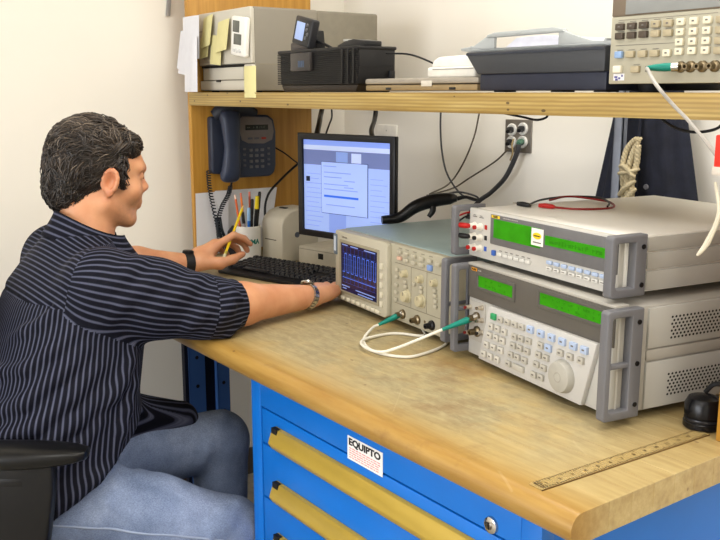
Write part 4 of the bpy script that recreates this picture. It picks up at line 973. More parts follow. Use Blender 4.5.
# ================================================================ coat, rope and the upright before them
st_ = thing('steel_upright', 'thin pale blue-grey steel upright standing before the dark coat', 'post', (-1.395, 1.806, 0))
MB().box(-.0115, .0115, -.004, .004, 0, TZ+.62).build('channel_web', mat((140, 146, 160), .4, .3), st_, bevel=.001)
for sx_ in (-.0115, .0095): MB().box(sx_, sx_+.002, -.004, .016, 0, TZ+.62).build('channel_flange', mat((140, 146, 160), .4, .3), st_)
co = thing('hanging_coat', 'dark navy coat hanging on the back wall behind the instruments', 'coat', (-1.369, 1.925, TZ-.03))
t = NT('navy_cloth'); t.base(t.ramp(t.noise(t.coord(), 40, 4), [(.3, lin((20, 23, 36))), (.7, lin((30, 34, 50)))])); t.set(Roughness=.9); t.bump(t.noise(t.coord(), 500), .3, .001)
rings = []
for k in range(20):
    u = k/19; z = u*.62; hw = .212 - .140*u; th = .032 - .006*u
    ring = []
    for q in range(64):
        a = 2*math.pi*q/64; fold = .012*math.sin(6*a + 1.3 + .5*math.sin(3*u)) * (1-u*.6) + .006*math.sin(13*a+u*2)
        ring.append((math.cos(a)*(hw+fold*.6), -.04 + math.sin(a)*(th+fold*.7) * 1.0, z))
    rings.append(ring)
MB().ring_tube(rings).build('cloth', t.m, co, ang=80)
MB().tube([(-.01, -.079, .02), (-.006, -.078, .2), (.0, -.076, .42), (.004, -.072, .6)], .004, 6).build('front_edge', t.m, co)
MB().lathe([(0, .003), (.006, .003), (.007, 0)], 14, (.03, -.076, .33), 'y').build('button', mat((120, 120, 126), .4), co)
MB().tube([(0, -.02, .6), (0, -.02, .66), (0, .0, .68), (0, .022, .67)], .006, 8).build('hook', M_STEEL, co)
rp = thing('rope_hank', 'knotted hank of thick cream rope hanging beside the coat', 'rope', (-1.358, 1.811, TZ+.255))
M_ROPE = mat((196, 182, 148), .85, var=.15, scale=160, bump=.5)
for k, q in enumerate(([(.012, 0, .19), (-.012, -.005, .16), (-.02, -.01, .11), (-.018, -.005, .05), (-.012, 0, -.02)], [(.016, .008, .19), (.004, .0, .15), (-.004, -.006, .1), (.0, -.012, .05), (.008, -.004, -.02)],
        [(.02, .0, .17), (.018, .0, .12), (.012, -.008, .07), (.016, -.006, -.01)], [(-.026, -.012, .09), (-.008, -.022, .094), (.016, -.014, .10), (.024, -.004, .105)], [(-.024, -.012, .11), (-.004, -.022, .112), (.02, -.014, .085)],
        [(-.022, -.012, .03), (0, -.02, .052), (.02, -.01, .072)], [(-.018, -.014, .0), (.004, -.02, .02), (.022, -.008, .05)])):
    p = catmull(q, 12); o = MB()
    for s3 in range(3):
        o.tube([v + .0042*np.array((math.cos(i*.8 + s3*2.09), math.sin(i*.8 + s3*2.09), 0)) for i, v in enumerate(p)], .0052, 6, sub=0)
    o.build('rope_strand', M_ROPE, rp, ang=80)
rp.scale = (.85, .9, .86)
# ================================================================ office chair
CHL, CHR = (-1.872, .562, 0), -.634
ch = thing('office_chair', 'black office chair with padded armrests under the seated man', 'chair', CHL, CHR)
M_FAB = mat((30, 31, 34), .85, var=.1, scale=120, bump=.3); M_PL = mat((16, 16, 18), .42, var=.05); M_PAD = mat((12, 12, 13), .32, var=.04)
def padded(x0, x1, y0, y1, z0, z1, r, name, m, par, rot=None, loc=(0, 0, 0)):
    n = 8; o = MB().box(x0, x1, y0, y1, z0, z1); return o.build(name, m, par, loc, rot, bevel=r, seg=4)
padded(-.24, .24, -.24, .25, .365, .432, .03, 'seat_cushion', M_FAB, ch)
padded(-.22, .22, -.20, .20, .335, .366, .008, 'seat_pan', M_PL, ch)
padded(-.22, .22, -.03, .03, 0, .52, .028, 'backrest', M_FAB, ch, (-.18, 0, 0), (0, -.33, .50))
MB().tube([(0, -.20, .34), (0, -.33, .36), (0, -.375, .46), (0, -.40, .62)], .022, 12).build('back_stem', M_PL, ch)
for sx_ in (1, -1):
    x = .25 * sx_
    ap = MB(); rings = []
    for k in range(15):
        u = k/14; y = -.16 + .30*u - (.09 if sx_ < 0 else 0); e = math.sin(math.pi*min(1, max(0, (u*.94+.03))))**.35
        w_, h_ = .044*e, 0.0205*max(.35, e); zc = .717 - .004*math.sin(u*3)
        rings.append([(x + w_*math.copysign(abs(math.cos(a))**.65, math.cos(a)), y, zc + h_*math.copysign(abs(math.sin(a))**.65, math.sin(a))) for a in np.arange(24)*math.pi/12])
    ap.ring_tube(rings).build('arm_pad', M_PAD, ch, ang=70)
    MB().prism([(-.055, .50), (.05, .50), (.075, .64), (.078, .698), (-.09, .698), (-.088, .66)], 'x', x-.017, x+.017).build('arm_post', M_PL, ch, bevel=.006, seg=3)
    MB().prism([(-.05, .34), (.04, .34), (.05, .52), (-.06, .52)], 'x', x-.012, x+.012).build('arm_sleeve', M_PL, ch, bevel=.004)
    MB().box(min(x, x-.14*sx_), max(x, x-.14*sx_), -.045, .035, .325, .345).build('arm_bracket', M_PL, ch, bevel=.004)
    MB().box(x-.0178, x+.0178, -.035, .02, .655, .672).build('adjust_button', M_BLACK, ch, bevel=.003)
MB().lathe([(0, .12), (.030, .12), (.030, .24), (.022, .25), (.022, .34), (0, .34)], 20).build('gas_column', M_PL, ch)
for k in range(5):
    a = 2*math.pi*k/5 + .3; d_ = np.array((math.cos(a), math.sin(a), 0))
    lg = MB().tube([d_*.02 + (0, 0, .13), d_*.16 + (0, 0, .115), d_*.29 + (0, 0, .075)], [.028, .024, .018], 10).build('base_leg', M_PL, ch)
    p = d_*.29; t_ = np.array((-d_[1], d_[0], 0))
    for sgn in (1, -1):
        MB().cyl(p + t_*.008*sgn + (0, 0, .028), p + t_*.026*sgn + (0, 0, .028), .028, n=18).build('caster', M_BLACK, lg)
    MB().cyl(p + (0, 0, .03), p + (0, 0, .08), .008, n=10).build('caster_stem', M_STEEL, lg)
# ================================================================ the man at the bench
try:
    import openvdb as vdb
except ImportError:
    import pyopenvdb as vdb
from mathutils.kdtree import KDTree
def nz(v): v = np.array(v, float); return v / np.linalg.norm(v)
class SDF:
    """distance field on a grid; every shape is blended in smoothly over its own neighbourhood only"""
    def __init__(s, lo, hi, h):
        s.lo = np.array(lo, float); s.h = h
        s.n = np.ceil((np.array(hi) - s.lo) / h).astype(int) + 1
        s.a = np.full(tuple(s.n), .04, np.float32)
    def sub(s, lo, hi):
        i0 = np.clip(np.floor((np.array(lo) - s.lo) / s.h).astype(int), 0, s.n); i1 = np.clip(np.ceil((np.array(hi) - s.lo) / s.h).astype(int) + 1, 0, s.n)
        if (i1 <= i0).any(): return None, None
        ax = [s.lo[k] + s.h * np.arange(i0[k], i1[k], dtype=np.float32) for k in range(3)]
        P = np.meshgrid(*ax, indexing='ij')
        return tuple(slice(i0[k], i1[k]) for k in range(3)), [p.astype(np.float32) for p in P]
    def put(s, sl, d, k, op):
        A = s.a[sl]; d = d.astype(np.float32)
        if op > 0: s.a[sl] = np.minimum(A, d) - np.maximum(k - np.abs(A - d), 0)**2 / (4*k) if k else np.minimum(A, d)
        else:
            d = -d; s.a[sl] = np.maximum(A, d) + np.maximum(k - np.abs(A - d), 0)**2 / (4*k)
        return s
    def cap(s, a, b, ra, rb=None, k=.012, op=1):
        rb = ra if rb is None else rb; a, b = np.array(a, float), np.array(b, float); m = max(ra, rb) + k + .035
        sl, P = s.sub(np.minimum(a, b) - m, np.maximum(a, b) + m)
        if sl is None: return s
        ab = b - a; L2 = max(ab @ ab, 1e-12)
        t = np.clip(sum((P[i] - a[i]) * ab[i] for i in range(3)) / L2, 0, 1)
        d = np.sqrt(sum((P[i] - a[i] - t*ab[i])**2 for i in range(3))) - (ra + (rb-ra)*t)
        return s.put(sl, d, k, op)
    def chain(s, pts, rs, k=.012, op=1):
        for p, q, r0, r1 in zip(pts[:-1], pts[1:], rs[:-1], rs[1:]): s.cap(p, q, r0, r1, k, op)
        return s
    def ell(s, c, r, R=None, k=.012, op=1):
        c, r = np.array(c, float), np.array(r, float); m = r.max() + k + .035
        sl, P = s.sub(c - m, c + m)
        if sl is None: return s
        q = [P[i] - c[i] for i in range(3)]
        if R is not None: R = np.array(R); q = [sum(R[i][j]*q[i] for i in range(3)) for j in range(3)]     # columns of R are the axes
        k0 = np.sqrt(sum((q[i]/r[i])**2 for i in range(3))); k1 = np.sqrt(sum((q[i]/r[i]**2)**2 for i in range(3)))
        return s.put(sl, k0*(k0-1)/np.maximum(k1, 1e-6), k, op)
    def loft(s, rows, n=2.4, k=.02):
        """rows (z, cx, cy, rx, ry), bottom to top"""
        r = np.array(rows); m = max(r[:, 3].max(), r[:, 4].max()) + k + .04
        lo = (r[:, 1].min()-m, r[:, 2].min()-m, r[0, 0]-.05); hi = (r[:, 1].max()+m, r[:, 2].max()+m, r[-1, 0]+.05)
        sl, P = s.sub(lo, hi); z = P[2]
        f = [np.interp(z, r[:, 0], r[:, i]) for i in range(1, 5)]
        u = ((np.abs(P[0]-f[0])/f[2])**n + (np.abs(P[1]-f[1])/f[3])**n)**(1/n)
        d = (u-1)*np.minimum(f[2], f[3])
        d = np.maximum(d, np.maximum(r[0, 0]-z, z-r[-1, 0]))
        return s.put(sl, d, k, 1)
    def points(s):
        g = vdb.FloatGrid(.04); g.copyFromArray(np.ascontiguousarray(s.a)); p, q = g.convertToQuads(0.0)
        p = np.array(p, float) * s.h + s.lo; q = np.array(q, int)
        a, b, c, d = (p[q[:, i]] for i in range(4))
        if np.einsum('ij,ij->i', np.cross(b-a, c-a) + np.cross(c-a, d-a), a).sum() < 0: q = q[:, ::-1]
        return p, q
def smooth_pts(p, q, it=2, f=.5):
    e = np.concatenate([q[:, [0,1]], q[:, [1,2]], q[:, [2,3]], q[:, [3,0]]]); e = np.concatenate([e, e[:, ::-1]])
    cnt = np.bincount(e[:, 0], minlength=len(p)).clip(1)[:, None]
    for _ in range(it):
        a = np.stack([np.bincount(e[:, 0], weights=p[e[:, 1], k], minlength=len(p)) for k in range(3)], 1) / cnt
        p = p + f*(a - p)
    return p
PR = np.array((-1.88, .50, 0.0))                           # base of the figure on the floor
man = thing('person', 'seated man in a striped dark shirt and blue jeans writing at the bench', 'person', tuple(PR))
def skin_mesh(name, p, q, m, parent=man, ang=None, z=TZ):
    me = bpy.data.meshes.new(name); me.from_pydata((p + (0, 0, z) - PR).tolist(), [], q.tolist())
    for mm in (m if isinstance(m, list) else [m]): me.materials.append(mm)
    me.polygons.foreach_set('use_smooth', [True]*len(me.polygons)); me.update()
    return link(name, me, parent)
A = np.array
# ---- joints (bench-top coordinates)
Rsh, Relb, Rwr = A((-1.79, .650, .122)), A((-1.722, .850, .066)), A((-1.776, 1.157, .040))
Lsh, Lelb, Lwr = A((-2.135, .67, .135)), A((-2.30, .855, .075)), A((-2.284, 1.087, .050))
neck0, headO = A((-1.985, .675, .20)), A((-2.012, .736, .335))
yaw, nod = math.radians(-10), math.radians(-6)
Rh = A(Matrix.Rotation(yaw, 3, 'Z') @ Matrix.Rotation(nod, 3, 'X'))
def Hd(p): return headO + Rh @ A(p, float)
# ---- body: head, neck, arms, hands, trunk in one surface
B = SDF((-2.50, .34, -.40), (-1.55, 1.46, .52), .0032)
B.loft([(-.36, -1.875, .54, .17, .12), (-.2, -1.88, .55, .165, .13), (0, -1.905, .60, .165, .12), (.07, -1.94, .62, .165, .11), (.13, -1.965, .635, .15, .09), (.165, -1.975, .65, .10, .07)], 2.3, .02)
B.chain([neck0 - (0, 0, .06), Hd((0, -.018, -.055))], [.066, .060], .03)
for s_, sh, el in ((1, Rsh, Relb), (-1, Lsh, Lelb)):
    B.cap(neck0 - (0, 0, .045), sh - (0, 0, .02), .035, .045, .04).cap(sh, el, .052, .043, .03)
# skull and face (head frame: +x his right, +y forward)
def he(c, r, k=.012, op=1, rot=None): B.ell(Hd(c), r, Rh if rot is None else Rh @ A(rot), k, op)
def hc(a, b, ra, rb=None, k=.012, op=1): B.cap(Hd(a), Hd(b), ra, rb, k, op)
he((0, -.018, .035), (.074, .096, .088))
he((0, .030, -.016), (.064, .064, .082), .02)
he((0, .050, .030), (.060, .048, .050), .02)
for x in (1, -1):
    hc((.056*x, .005, -.055), (.028*x, .060, -.088), .021, .018, .025)       # jaw
    he((.040*x, .062, -.024), (.026, .026, .024), .02)                       # cheek
    hc((.012*x, .094, .028), (.042*x, .080, .030), .0085, .008, .014)        # brow
    he((.031*x, .092, .010), (.017, .012, .010), .010, -1)                   # eye socket
    he((.030*x, .082, .010), (.0125, .0125, .0115), .004)                    # lids
    he((.0115*x, .097, -.020), (.0072, .0100, .0072), .008)                    # nostril wing
hc((-.012, .066, -.093), (.012, .068, -.093), .017, .017, .02)               # chin
hc((0, .089, .016), (0, .1035, -.013), .0062, .0080, .010)                    # nose
he((0, .1035, -.017), (.0085, .0095, .0080), .008)
he((0, .072, -.045), (.024, .024, .030), .02)
hc((-.013, .0905, -.052), (.013, .0905, -.052), .0066, .0070, .008)            # lips
hc((-.011, .0880, -.062), (.011, .0880, -.062), .0070, .0075, .007)
hc((-.018, .0990, -.057), (.018, .0990, -.057), .0018, .0018, .003, -1)
hc((-.012, .092, -.074), (.012, .092, -.074), .003, .003, .01, -1)
he((0, -.04, -.07), (.056, .05, .05), .03)                                   # nape
for x in (1, -1):                                                            # ears
    rot = A(Matrix.Rotation(-.50*x, 3, 'Z') @ Matrix.Rotation(-.20, 3, 'X'))
    ec = A((.077*x, .010, -.006))
    he(ec, (.0080, .018, .029), .006, 1, rot)
    he(ec + (.002*x, -.001, -.022), (.0065, .010, .011), .006, 1, rot)
    for a0 in np.linspace(-.6, 3.6, 9):
        u0 = rot @ A((.006*x, .0165*math.cos(a0), .004+.0255*math.sin(a0))); a1 = a0 + .52; u1 = rot @ A((.006*x, .0165*math.cos(a1), .004+.0255*math.sin(a1)))
        hc(ec + u0, ec + u1, .0050, .0050, .003)
    he(ec + rot @ A((.007*x, .002, .002)), (.010, .0095, .016), .003, -1, rot)
    hc(ec + rot @ A((.004*x, .016, -.008)), ec + rot @ A((.006*x, .013, .004)), .004, .0035, .003)
# forearms
def limb(a, b, ra, rm, rb, k=.02):
    m = a + (b-a)*.32; B.chain([a, m, b], [ra, rm, rb], k)
limb(Relb, Rwr, .045, .047, .0275); limb(Lelb, Lwr, .043, .044, .0275)
# left hand: wrist, palm, fingers closed on the pencil, thumb on the near side
Lm = {'i': [(-2.294, 1.172, .092), (-2.287, 1.226, .119), (-2.284, 1.258, .106), (-2.280, 1.276, .088)],
      'm': [(-2.318, 1.180, .090), (-2.312, 1.240, .104), (-2.306, 1.270, .086), (-2.300, 1.276, .066)],
      'r': [(-2.342, 1.180, .080), (-2.344, 1.236, .088), (-2.338, 1.262, .070), (-2.330, 1.268, .052)],
      'p': [(-2.362, 1.172, .066), (-2.370, 1.216, .068), (-2.366, 1.240, .053), (-2.358, 1.246, .040)]}
for f, r in (('i', .0105), ('m', .0108), ('r', .0102), ('p', .0088)):
    q = [A(v) for v in Lm[f]]
    B.cap(Lwr + (q[0]-Lwr)*.25 + (0, 0, .004), q[0], .0165, .0135, .016)
    B.chain(q, [r*1.15, r, r*.92, r*.78], .004)
B.ell((-2.322, 1.138, .066), (.036, .040, .020), None, .02)
Lt = [A(v) for v in ((-2.276, 1.108, .052), (-2.261, 1.165, .046), (-2.259, 1.204, .053), (-2.263, 1.240, .064))]
B.chain(Lt, [.0215, .0165, .0125, .0095], .010)
B.cap(Lt[0], Lm['m'][0], .016, .012, .02)
# right hand resting on the bench beside the oscilloscope
d1 = nz((-.52, .85, -.02)); sd = nz(np.cross(d1, (0, 0, 1))); kn = Rwr + d1*.085 + A((0, 0, -.002))
for i, (off, r, l) in enumerate(((-.030, .0100, .070), (-.010, .0105, .082), (.012, .0102, .076), (.032, .0086, .058))):
    k0 = kn - sd*off*1.0 - d1*abs(off-.0)*.15 + (0, 0, .002)
    B.cap(Rwr + d1*.01 - sd*off*.4, k0, .017, .0135, .016)
    q = [k0, k0 + d1*l*.48 + A((0, 0, .004)), k0 + d1*l*.80 + A((0, 0, -.010)), k0 + d1*l*.96 + A((0, 0, -.024))]
    B.chain(q, [r*1.15, r, r*.92, r*.8], .004)
B.ell(Rwr + d1*.050, (.038, .042, .019), np.stack([sd, d1, np.cross(sd, d1)], 1), .02)
Rt = [Rwr + d1*.02 - sd*.018, Rwr + d1*.055 - sd*.045 - (0, 0, .006), Rwr + d1*.085 - sd*.052 - (0, 0, .010), Rwr + d1*.110 - sd*.048 - (0, 0, .014)]
B.chain(Rt, [.020, .0155, .0125, .0095], .010)
p, q = B.points(); p = smooth_pts(p, q, 2, .45)
t = NT('skin'); n1 = t.noise(t.coord('Object'), 18, 4); n2 = t.noise(t.coord('Object'), 120, 3)
cc = t.ramp(n1, [(.3, lin((202, 138, 98))), (.7, lin((218, 160, 120)))])
at = t.node('ShaderNodeAttribute', attribute_name='flush'); cc = t.mix(t.math('MULTIPLY', at.outputs['Fac'], .32), cc, lin((186, 88, 62)))
at2 = t.node('ShaderNodeAttribute', attribute_name='stubble'); cc = t.mix(t.math('MULTIPLY', at2.outputs['Fac'], t.math('MULTIPLY', n2, .5)), cc, lin((130, 92, 72)))
t.base(cc); t.set(Roughness=.48, Subsurface_Weight=.12, Subsurface_Scale=.01); t.b.inputs['Subsurface Radius'].default_value = (1, .35, .2)
t.bump(n2, .12, .001); M_SKIN = t.m
body = skin_mesh('body', p, q, M_SKIN)
hl = (p - headO) @ Rh
fl = np.clip(1 - np.abs(np.abs(hl[:, 0]) - .085)/.016, 0, 1) * (np.abs(hl[:, 2]) < .05) * (np.abs(hl[:, 1]-.01) < .04)
fl = np.maximum(fl, np.clip(1 - np.linalg.norm(hl - (0, .104, -.018), axis=1)/.03, 0, 1)*.7)
fl = np.maximum(fl, np.clip(1 - np.linalg.norm((hl - (0, .085, -.057))*(1, 1, 2.2), axis=1)/.026, 0, 1))
for pts_ in list(Lm.values()): fl = np.maximum(fl, np.clip(1 - np.linalg.norm(p - A(pts_[3]), axis=1)/.025, 0, 1)*.6)
sb = np.clip((hl[:, 1]-.005)/.03, 0, 1)*np.clip((-.038-hl[:, 2])/.02, 0, 1)*(hl[:, 2] > -.16)
for nm, v in (('flush', fl), ('stubble', sb)):
    body.data.attributes.new(nm, 'FLOAT', 'POINT').data.foreach_set('value', v.astype(np.float32))
# eyes, brows
for x in (1, -1):
    e = Hd((.030*x, .0815, .010)) - PR + A((0, 0, TZ)); ey = MB().lathe([(0, -.0121), (.006, -.0105), (.0105, -.006), (.0121, 0), (.0105, .006), (.006, .0105), (0, .0121)], 18).build('eye', mat((232, 228, 222), .2), man, tuple(e))
    f = Hd((.030*x, .0938, .009)) - PR + A((0, 0, TZ)) - e
    MB().lathe([(0, .0), (.0052, .0), (.0052, -.002)], 14, (0, 0, 0), 'y').build('iris', mat((70, 56, 44), .15), ey, tuple(f*.96), rot=(0, 0, yaw+math.pi))
    o = MB(); 
    for k in range(26):
        u = k/25; b = Hd(((.010+.036*u)*x, .0955-.018*u*u, .0300+.006*math.sin(u*2.4)+rng.normal(0, .0012))) - PR + A((0, 0, TZ)); d_ = Rh @ A((.006*x, -.004, .0015))
        o.tube([b, b+d_*.6, b+d_*1.1], [.0010, .0008, .0003], 4, sub=0)
    o.build('eyebrow', mat((64, 50, 40), .7), man)['kind'] = 'stuff'
# ---- shirt
rows = [(-.40, -1.865, .545, .205, .160), (-.30, -1.870, .545, .205, .165), (-.20, -1.880, .555, .198, .165), (-.10, -1.890, .575, .195, .160), (0, -1.910, .605, .197, .153), (.06, -1.930, .620, .198, .140), (.11, -1.952, .632, .188, .122), (.152, -1.968, .645, .150, .098), (.186, -1.980, .660, .100, .080), (.212, -1.987, .672, .074, .070)]
T = SDF((-2.46, .28, -.44), (-1.55, 1.06, .32), .0052)
T.loft(rows, 2.35, .02)
slv = {}
for nm, sh, el, wr, ext, rr in (('R', Rsh, Relb, Rwr, .078, (.086, .080, .064, .055)), ('L', Lsh, Lelb, Lwr, .035, (.080, .072, .062, .057))):
    d_ = nz(wr-el); ce = el + d_*ext; slv[nm] = (sh, el, ce, d_)
    m = (sh+el)/2
    T.cap(A((-1.98, .66, .140)), sh + (0, 0, -.004), .058, .070, .05)
    T.chain([sh, m, el, ce], rr, .035)
T.ell((-1.88, .68, -.22), (.15, .06, .09), None, .05)                       # shirt front over the belly
T.cap((-1.93, .70, -.235), (-1.915, .865, -.252), .085, .045, .05)           # tail lying on the left thigh
T.cap((-1.79, .56, -.29), (-1.775, .63, -.30), .088, .075, .05)              # side tail over the right hip
# folds
def fold(pts, r, k=.022): r = r*1.2; T.chain([A(v) for v in pts], [r*.45] + [r]*(len(pts)-2) + [r*.45], k*.9)
def on(zc, deg, out=0):
    """a point on the trunk at height zc; deg 0 = back, 90 = his right"""
    f = [np.interp(zc, [r[0] for r in rows], [r[i] for r in rows]) for i in range(1, 5)]
    a = math.radians(deg); c_, s_ = math.sin(a), -math.cos(a)
    u = (abs(c_)**2.35 + abs(s_)**2.35)**(-1/2.35); return A((f[0] + (f[2]+out)*c_*u, f[1] + (f[3]+out)*s_*u, zc))
for (z0, a0), (z1, a1), (z2, a2), r in (((-.13, 5), (-.075, 45), (.02, 80), .012), ((-.17, 15), (-.12, 55), (-.02, 92), .013), ((-.215, 20), (-.165, 60), (-.07, 100), .012), ((-.25, 30), (-.21, 66), (-.13, 100), .011), ((-.05, 0), (-.015, 40), (.055, 72), .009), ((.03, 20), (.07, 45), (.11, 62), .008), ((-.29, 55), (-.26, 80), (-.22, 112), .010), ((-.10, 100), (-.06, 112), (.01, 122), .010), ((-.2, 112), (-.12, 120), (-.03, 128), .009)):
    fold([on(z0, a0, -.002), on((z0+z1)/2, (a0+a1)/2, .001), on(z1, a1, .002), on((z1+z2)/2, (a1+a2)/2, .001), on(z2, a2, -.004)], r, .017)
sh, el, ce, d_ = slv['R']
ua = nz(el-sh)
def around(c, ax, ang, r):
    u = nz(np.cross(ax, (0, 0, 1))); v = np.cross(u, ax); return c + r*(math.cos(ang)*u + math.sin(ang)*v)
for t0, t1, a0, a1, r in ((.05, .35, .3, 1.5, .011), (.2, .55, .0, 1.1, .011), (.4, .8, -.3, .8, .012), (.6, .95, .2, 1.5, .011), (.0, .25, -.9, .3, .010), (.75, 1.0, -.8, .4, .010)):
    fold([around(sh + (el-sh)*(t0+(t1-t0)*w_), ua, a0+(a1-a0)*w_, .086 - .018*(t0+(t1-t0)*w_) - .006) for w_ in (0, .33, .66, 1)], r, .02)
for t0, t1, a0, a1, r in ((-.15, .4, -.2, .5, .010), (.0, .6, .9, .4, .009), (.1, .6, -1.2, -.5, .009)):
    fold([around(el + (ce-el)*(t0+(t1-t0)*w_), d_, a0+(a1-a0)*w_, .064) for w_ in (0, .5, 1)], r, .018)
# cuff cut square, with a turned band
for nm in ('R', 'L'):
    sh, el, ce, d_ = slv[nm]; r0 = .0575
    sl, P = T.sub(ce - .12, ce + .12); dd = sum((P[i]-ce[i])*d_[i] for i in range(3)); rad = np.sqrt(np.maximum(sum((P[i]-ce[i])**2 for i in range(3)) - dd**2, 0))
    band = np.maximum(np.maximum(rad - r0, dd - 0), -dd - .045); T.put(sl, band, .006, 1)
    cut = np.where(rad < .09, -dd, 1).astype(np.float32); T.a[sl] = np.where((rad < .1) & (dd > -.01), np.maximum(T.a[sl], dd), T.a[sl])
# seams pressed in: yoke and armhole
yk = [on(.098, a) for a in range(-70, 84, 7)]
for a_, b_ in zip(yk[:-1], yk[1:]): T.cap(a_, b_, .003, .003, .006, -1)
# hem: cut along a sloping surface, high at the front, low over the hip
sl, P = T.sub(T.lo, T.lo + T.n*T.h)
tl_ = np.clip((-1.84 - P[0])/.06, 0, 1)
hem = -.285 + np.clip((P[1]-.50)*.6, -.06, .13) - .16*tl_*tl_*(3-2*tl_) + .010*np.sin(P[0]*31)
T.a = np.maximum(T.a, (hem - P[2])*.85).astype(np.float32)
p, q = T.points(); p = smooth_pts(p, q, 2, .5)
# keep the cloth off the bench
M_ = (p[:, 1] > .80) & (p[:, 2] < .003) & (p[:, 2] > -.1); p[M_, 2] = .003
fc = p[q].mean(1)
r_i = lambda i, z: np.interp(z, [r[0] for r in rows], [r[i] for r in rows])
def seg_d(x, a, b):
    ab = b-a; t_ = np.clip((x-a) @ ab/(ab @ ab), 0, 1); return np.linalg.norm(x - a - t_[:, None]*ab, axis=1)
reg = np.zeros(len(q), int)                                                   # 0 trunk, 1 right sleeve, 2 left sleeve, 3 yoke, 4 cuff R
dR = np.minimum(seg_d(fc, slv['R'][0], slv['R'][1]), seg_d(fc, slv['R'][1], slv['R'][2]))
dL = np.minimum(seg_d(fc, slv['L'][0], slv['L'][1]), seg_d(fc, slv['L'][1], slv['L'][2]))
nR = nz(nz(slv['R'][1]-slv['R'][0]) + A((.95, 0, .0))); nL = nz(nz(slv['L'][1]-slv['L'][0]) + A((-.95, 0, 0)))
reg[(fc[:, 2] > .098 + .10*(fc[:, 1] > .67))] = 3
reg[(dR < .108) & ((fc - (slv['R'][0] - A((.012, .03, 0)))) @ nR > 0) & (fc[:, 2] > -.12)] = 1
reg[(dL < .108) & ((fc - (slv['L'][0] - A((-.012, .03, 0)))) @ nL > 0) & (fc[:, 2] > -.12)] = 2
v = p[q]                                                                       # faces x 4 x 3
def ang_about(x, c, ax):
    u = nz(np.cross(ax, (0, 0, 1))); w_ = np.cross(u, ax); y = x - c; return np.arctan2(y @ w_, y @ u)
sv = np.zeros((len(q), 4))
rx, ry = r_i(3, v[..., 2]), r_i(4, v[..., 2])
th = np.arctan2((v[..., 0]-r_i(1, v[..., 2]))/rx, -(v[..., 1]-r_i(2, v[..., 2]))/ry)
th = th + .10*np.sin(2*th)
def unwrap(a): return a[:, :1] + (a - a[:, :1] + math.pi) % (2*math.pi) - math.pi
sv[:] = unwrap(th)*.178
for k_, nm in ((1, 'R'), (2, 'L')):
    sh, el, ce, d_ = slv[nm]; m_ = reg == k_
    ax1 = nz(el-sh); t_ = np.clip((fc[m_]-sh) @ ax1/np.linalg.norm(el-sh), 0, 1.0)
    aA = unwrap(ang_about(v[m_], sh, ax1)); axm = nz(ce-el); aB = unwrap(ang_about(v[m_], el, axm))
    up_ = ((v[m_].mean(1) - el) @ nz(ax1+axm) > 0)[:, None]
    sv[m_] = np.where(up_, aB*.064, aA*.064 + 0)
m_ = reg == 3
sv[m_] = (v[m_][..., 1]*.72 + v[m_][..., 2]*.72)
PER = .0108
t = NT('striped_cotton')
at = t.node('ShaderNodeAttribute', attribute_name='stripe')
fr = t.math('FRACT', t.math('MULTIPLY', at.outputs['Fac'], 1/PER)); tri = t.math('ABSOLUTE', t.math('SUBTRACT', fr, .5))
cc = t.ramp(tri, [(.0, lin((78, 81, 100))), (.05, lin((92, 95, 113))), (.11, lin((66, 69, 88))), (.16, lin((58, 61, 80))), (.21, lin((17, 18, 29))), (.5, lin((14, 15, 25)))])
wv = t.noise(t.coord('Object'), 900, 2); cc = t.mix(.25, cc, t.ramp(wv, [(.3, (0, 0, 0, 1)), (.7, (.5, .5, .55, 1))]), 'OVERLAY')
t.base(cc); t.set(Roughness=.75); t.b.inputs['Specular IOR Level'].default_value = .12; t.bump(t.noise(t.coord('Object'), 36, 3), .35, .006); M_SHIRT = t.m
shirt = skin_mesh('shirt', p, q, M_SHIRT)
shirt.data.attributes.new('stripe', 'FLOAT', 'CORNER').data.foreach_set('value', sv.reshape(-1).astype(np.float32))
# collar: a folded band round the neck, its points open at the front
o = []; N = 40
def collar_pt(a, u):
    """a: angle from the nape; u: 0 top edge .. 1 outer lower edge"""
    c_ = A((-1.992, .690, 0)); r = .070 + .030*u**1.2; z = .262 - .052*u - .020*(1-math.cos(a))*.5*(1.0) + .006*math.cos(2*a)
    tilt = .025*(1-math.cos(a))
    return A((c_[0] + r*1.02*math.sin(a), c_[1] - r*1.08*math.cos(a) + .01, z - tilt*(.9)))
cv = []; cf = []; cs = []
K = 7; aa = np.linspace(-2.75, 2.75, N)
for side in (0, 1):
    for a in aa:
        for u in np.linspace(0, 1, K):
            q_ = collar_pt(a, u); c_ = A((-1.992, .69, q_[2])); cv.append(q_ - nz(q_-c_)*.006*side - A((0, 0, .003*side)))
for side in (0, 1):
    for i in range(N-1):
        for j in range(K-1):
            b = side*N*K; f = (b+i*K+j, b+(i+1)*K+j, b+(i+1)*K+j+1, b+i*K+j+1); cf.append(f if side == 0 else f[::-1]); cs += [(aa[i+(1 if x in (1, 2) else 0)]*.085 if True else 0) if False else .0455*np.linspace(0, 1, K)[j + (1 if x in (2, 3) else 0)] for x in (range(4) if side == 0 else (3, 2, 1, 0))]
def rim(idx):
    for a_, b_ in zip(idx[:-1], idx[1:]): cf.append((a_, a_+N*K, b_+N*K, b_)); cs.extend([0, 0, 0, 0])
rim([i*K for i in range(N)]); rim([i*K+K-1 for i in range(N)][::-1]); rim(list(range(K))[::-1]); rim([(N-1)*K+j for j in range(K)])
me = bpy.data.meshes.new('collar'); me.from_pydata([tuple(x + A((0, 0, TZ)) - PR) for x in cv], [], cf); me.materials.append(M_SHIRT)
me.polygons.foreach_set('use_smooth', [True]*len(me.polygons)); me.set_sharp_from_angle(angle=1.0)
me.attributes.new('stripe', 'FLOAT', 'CORNER').data.foreach_set('value', np.array(cs, np.float32)); me.update()
link('collar', me, man)
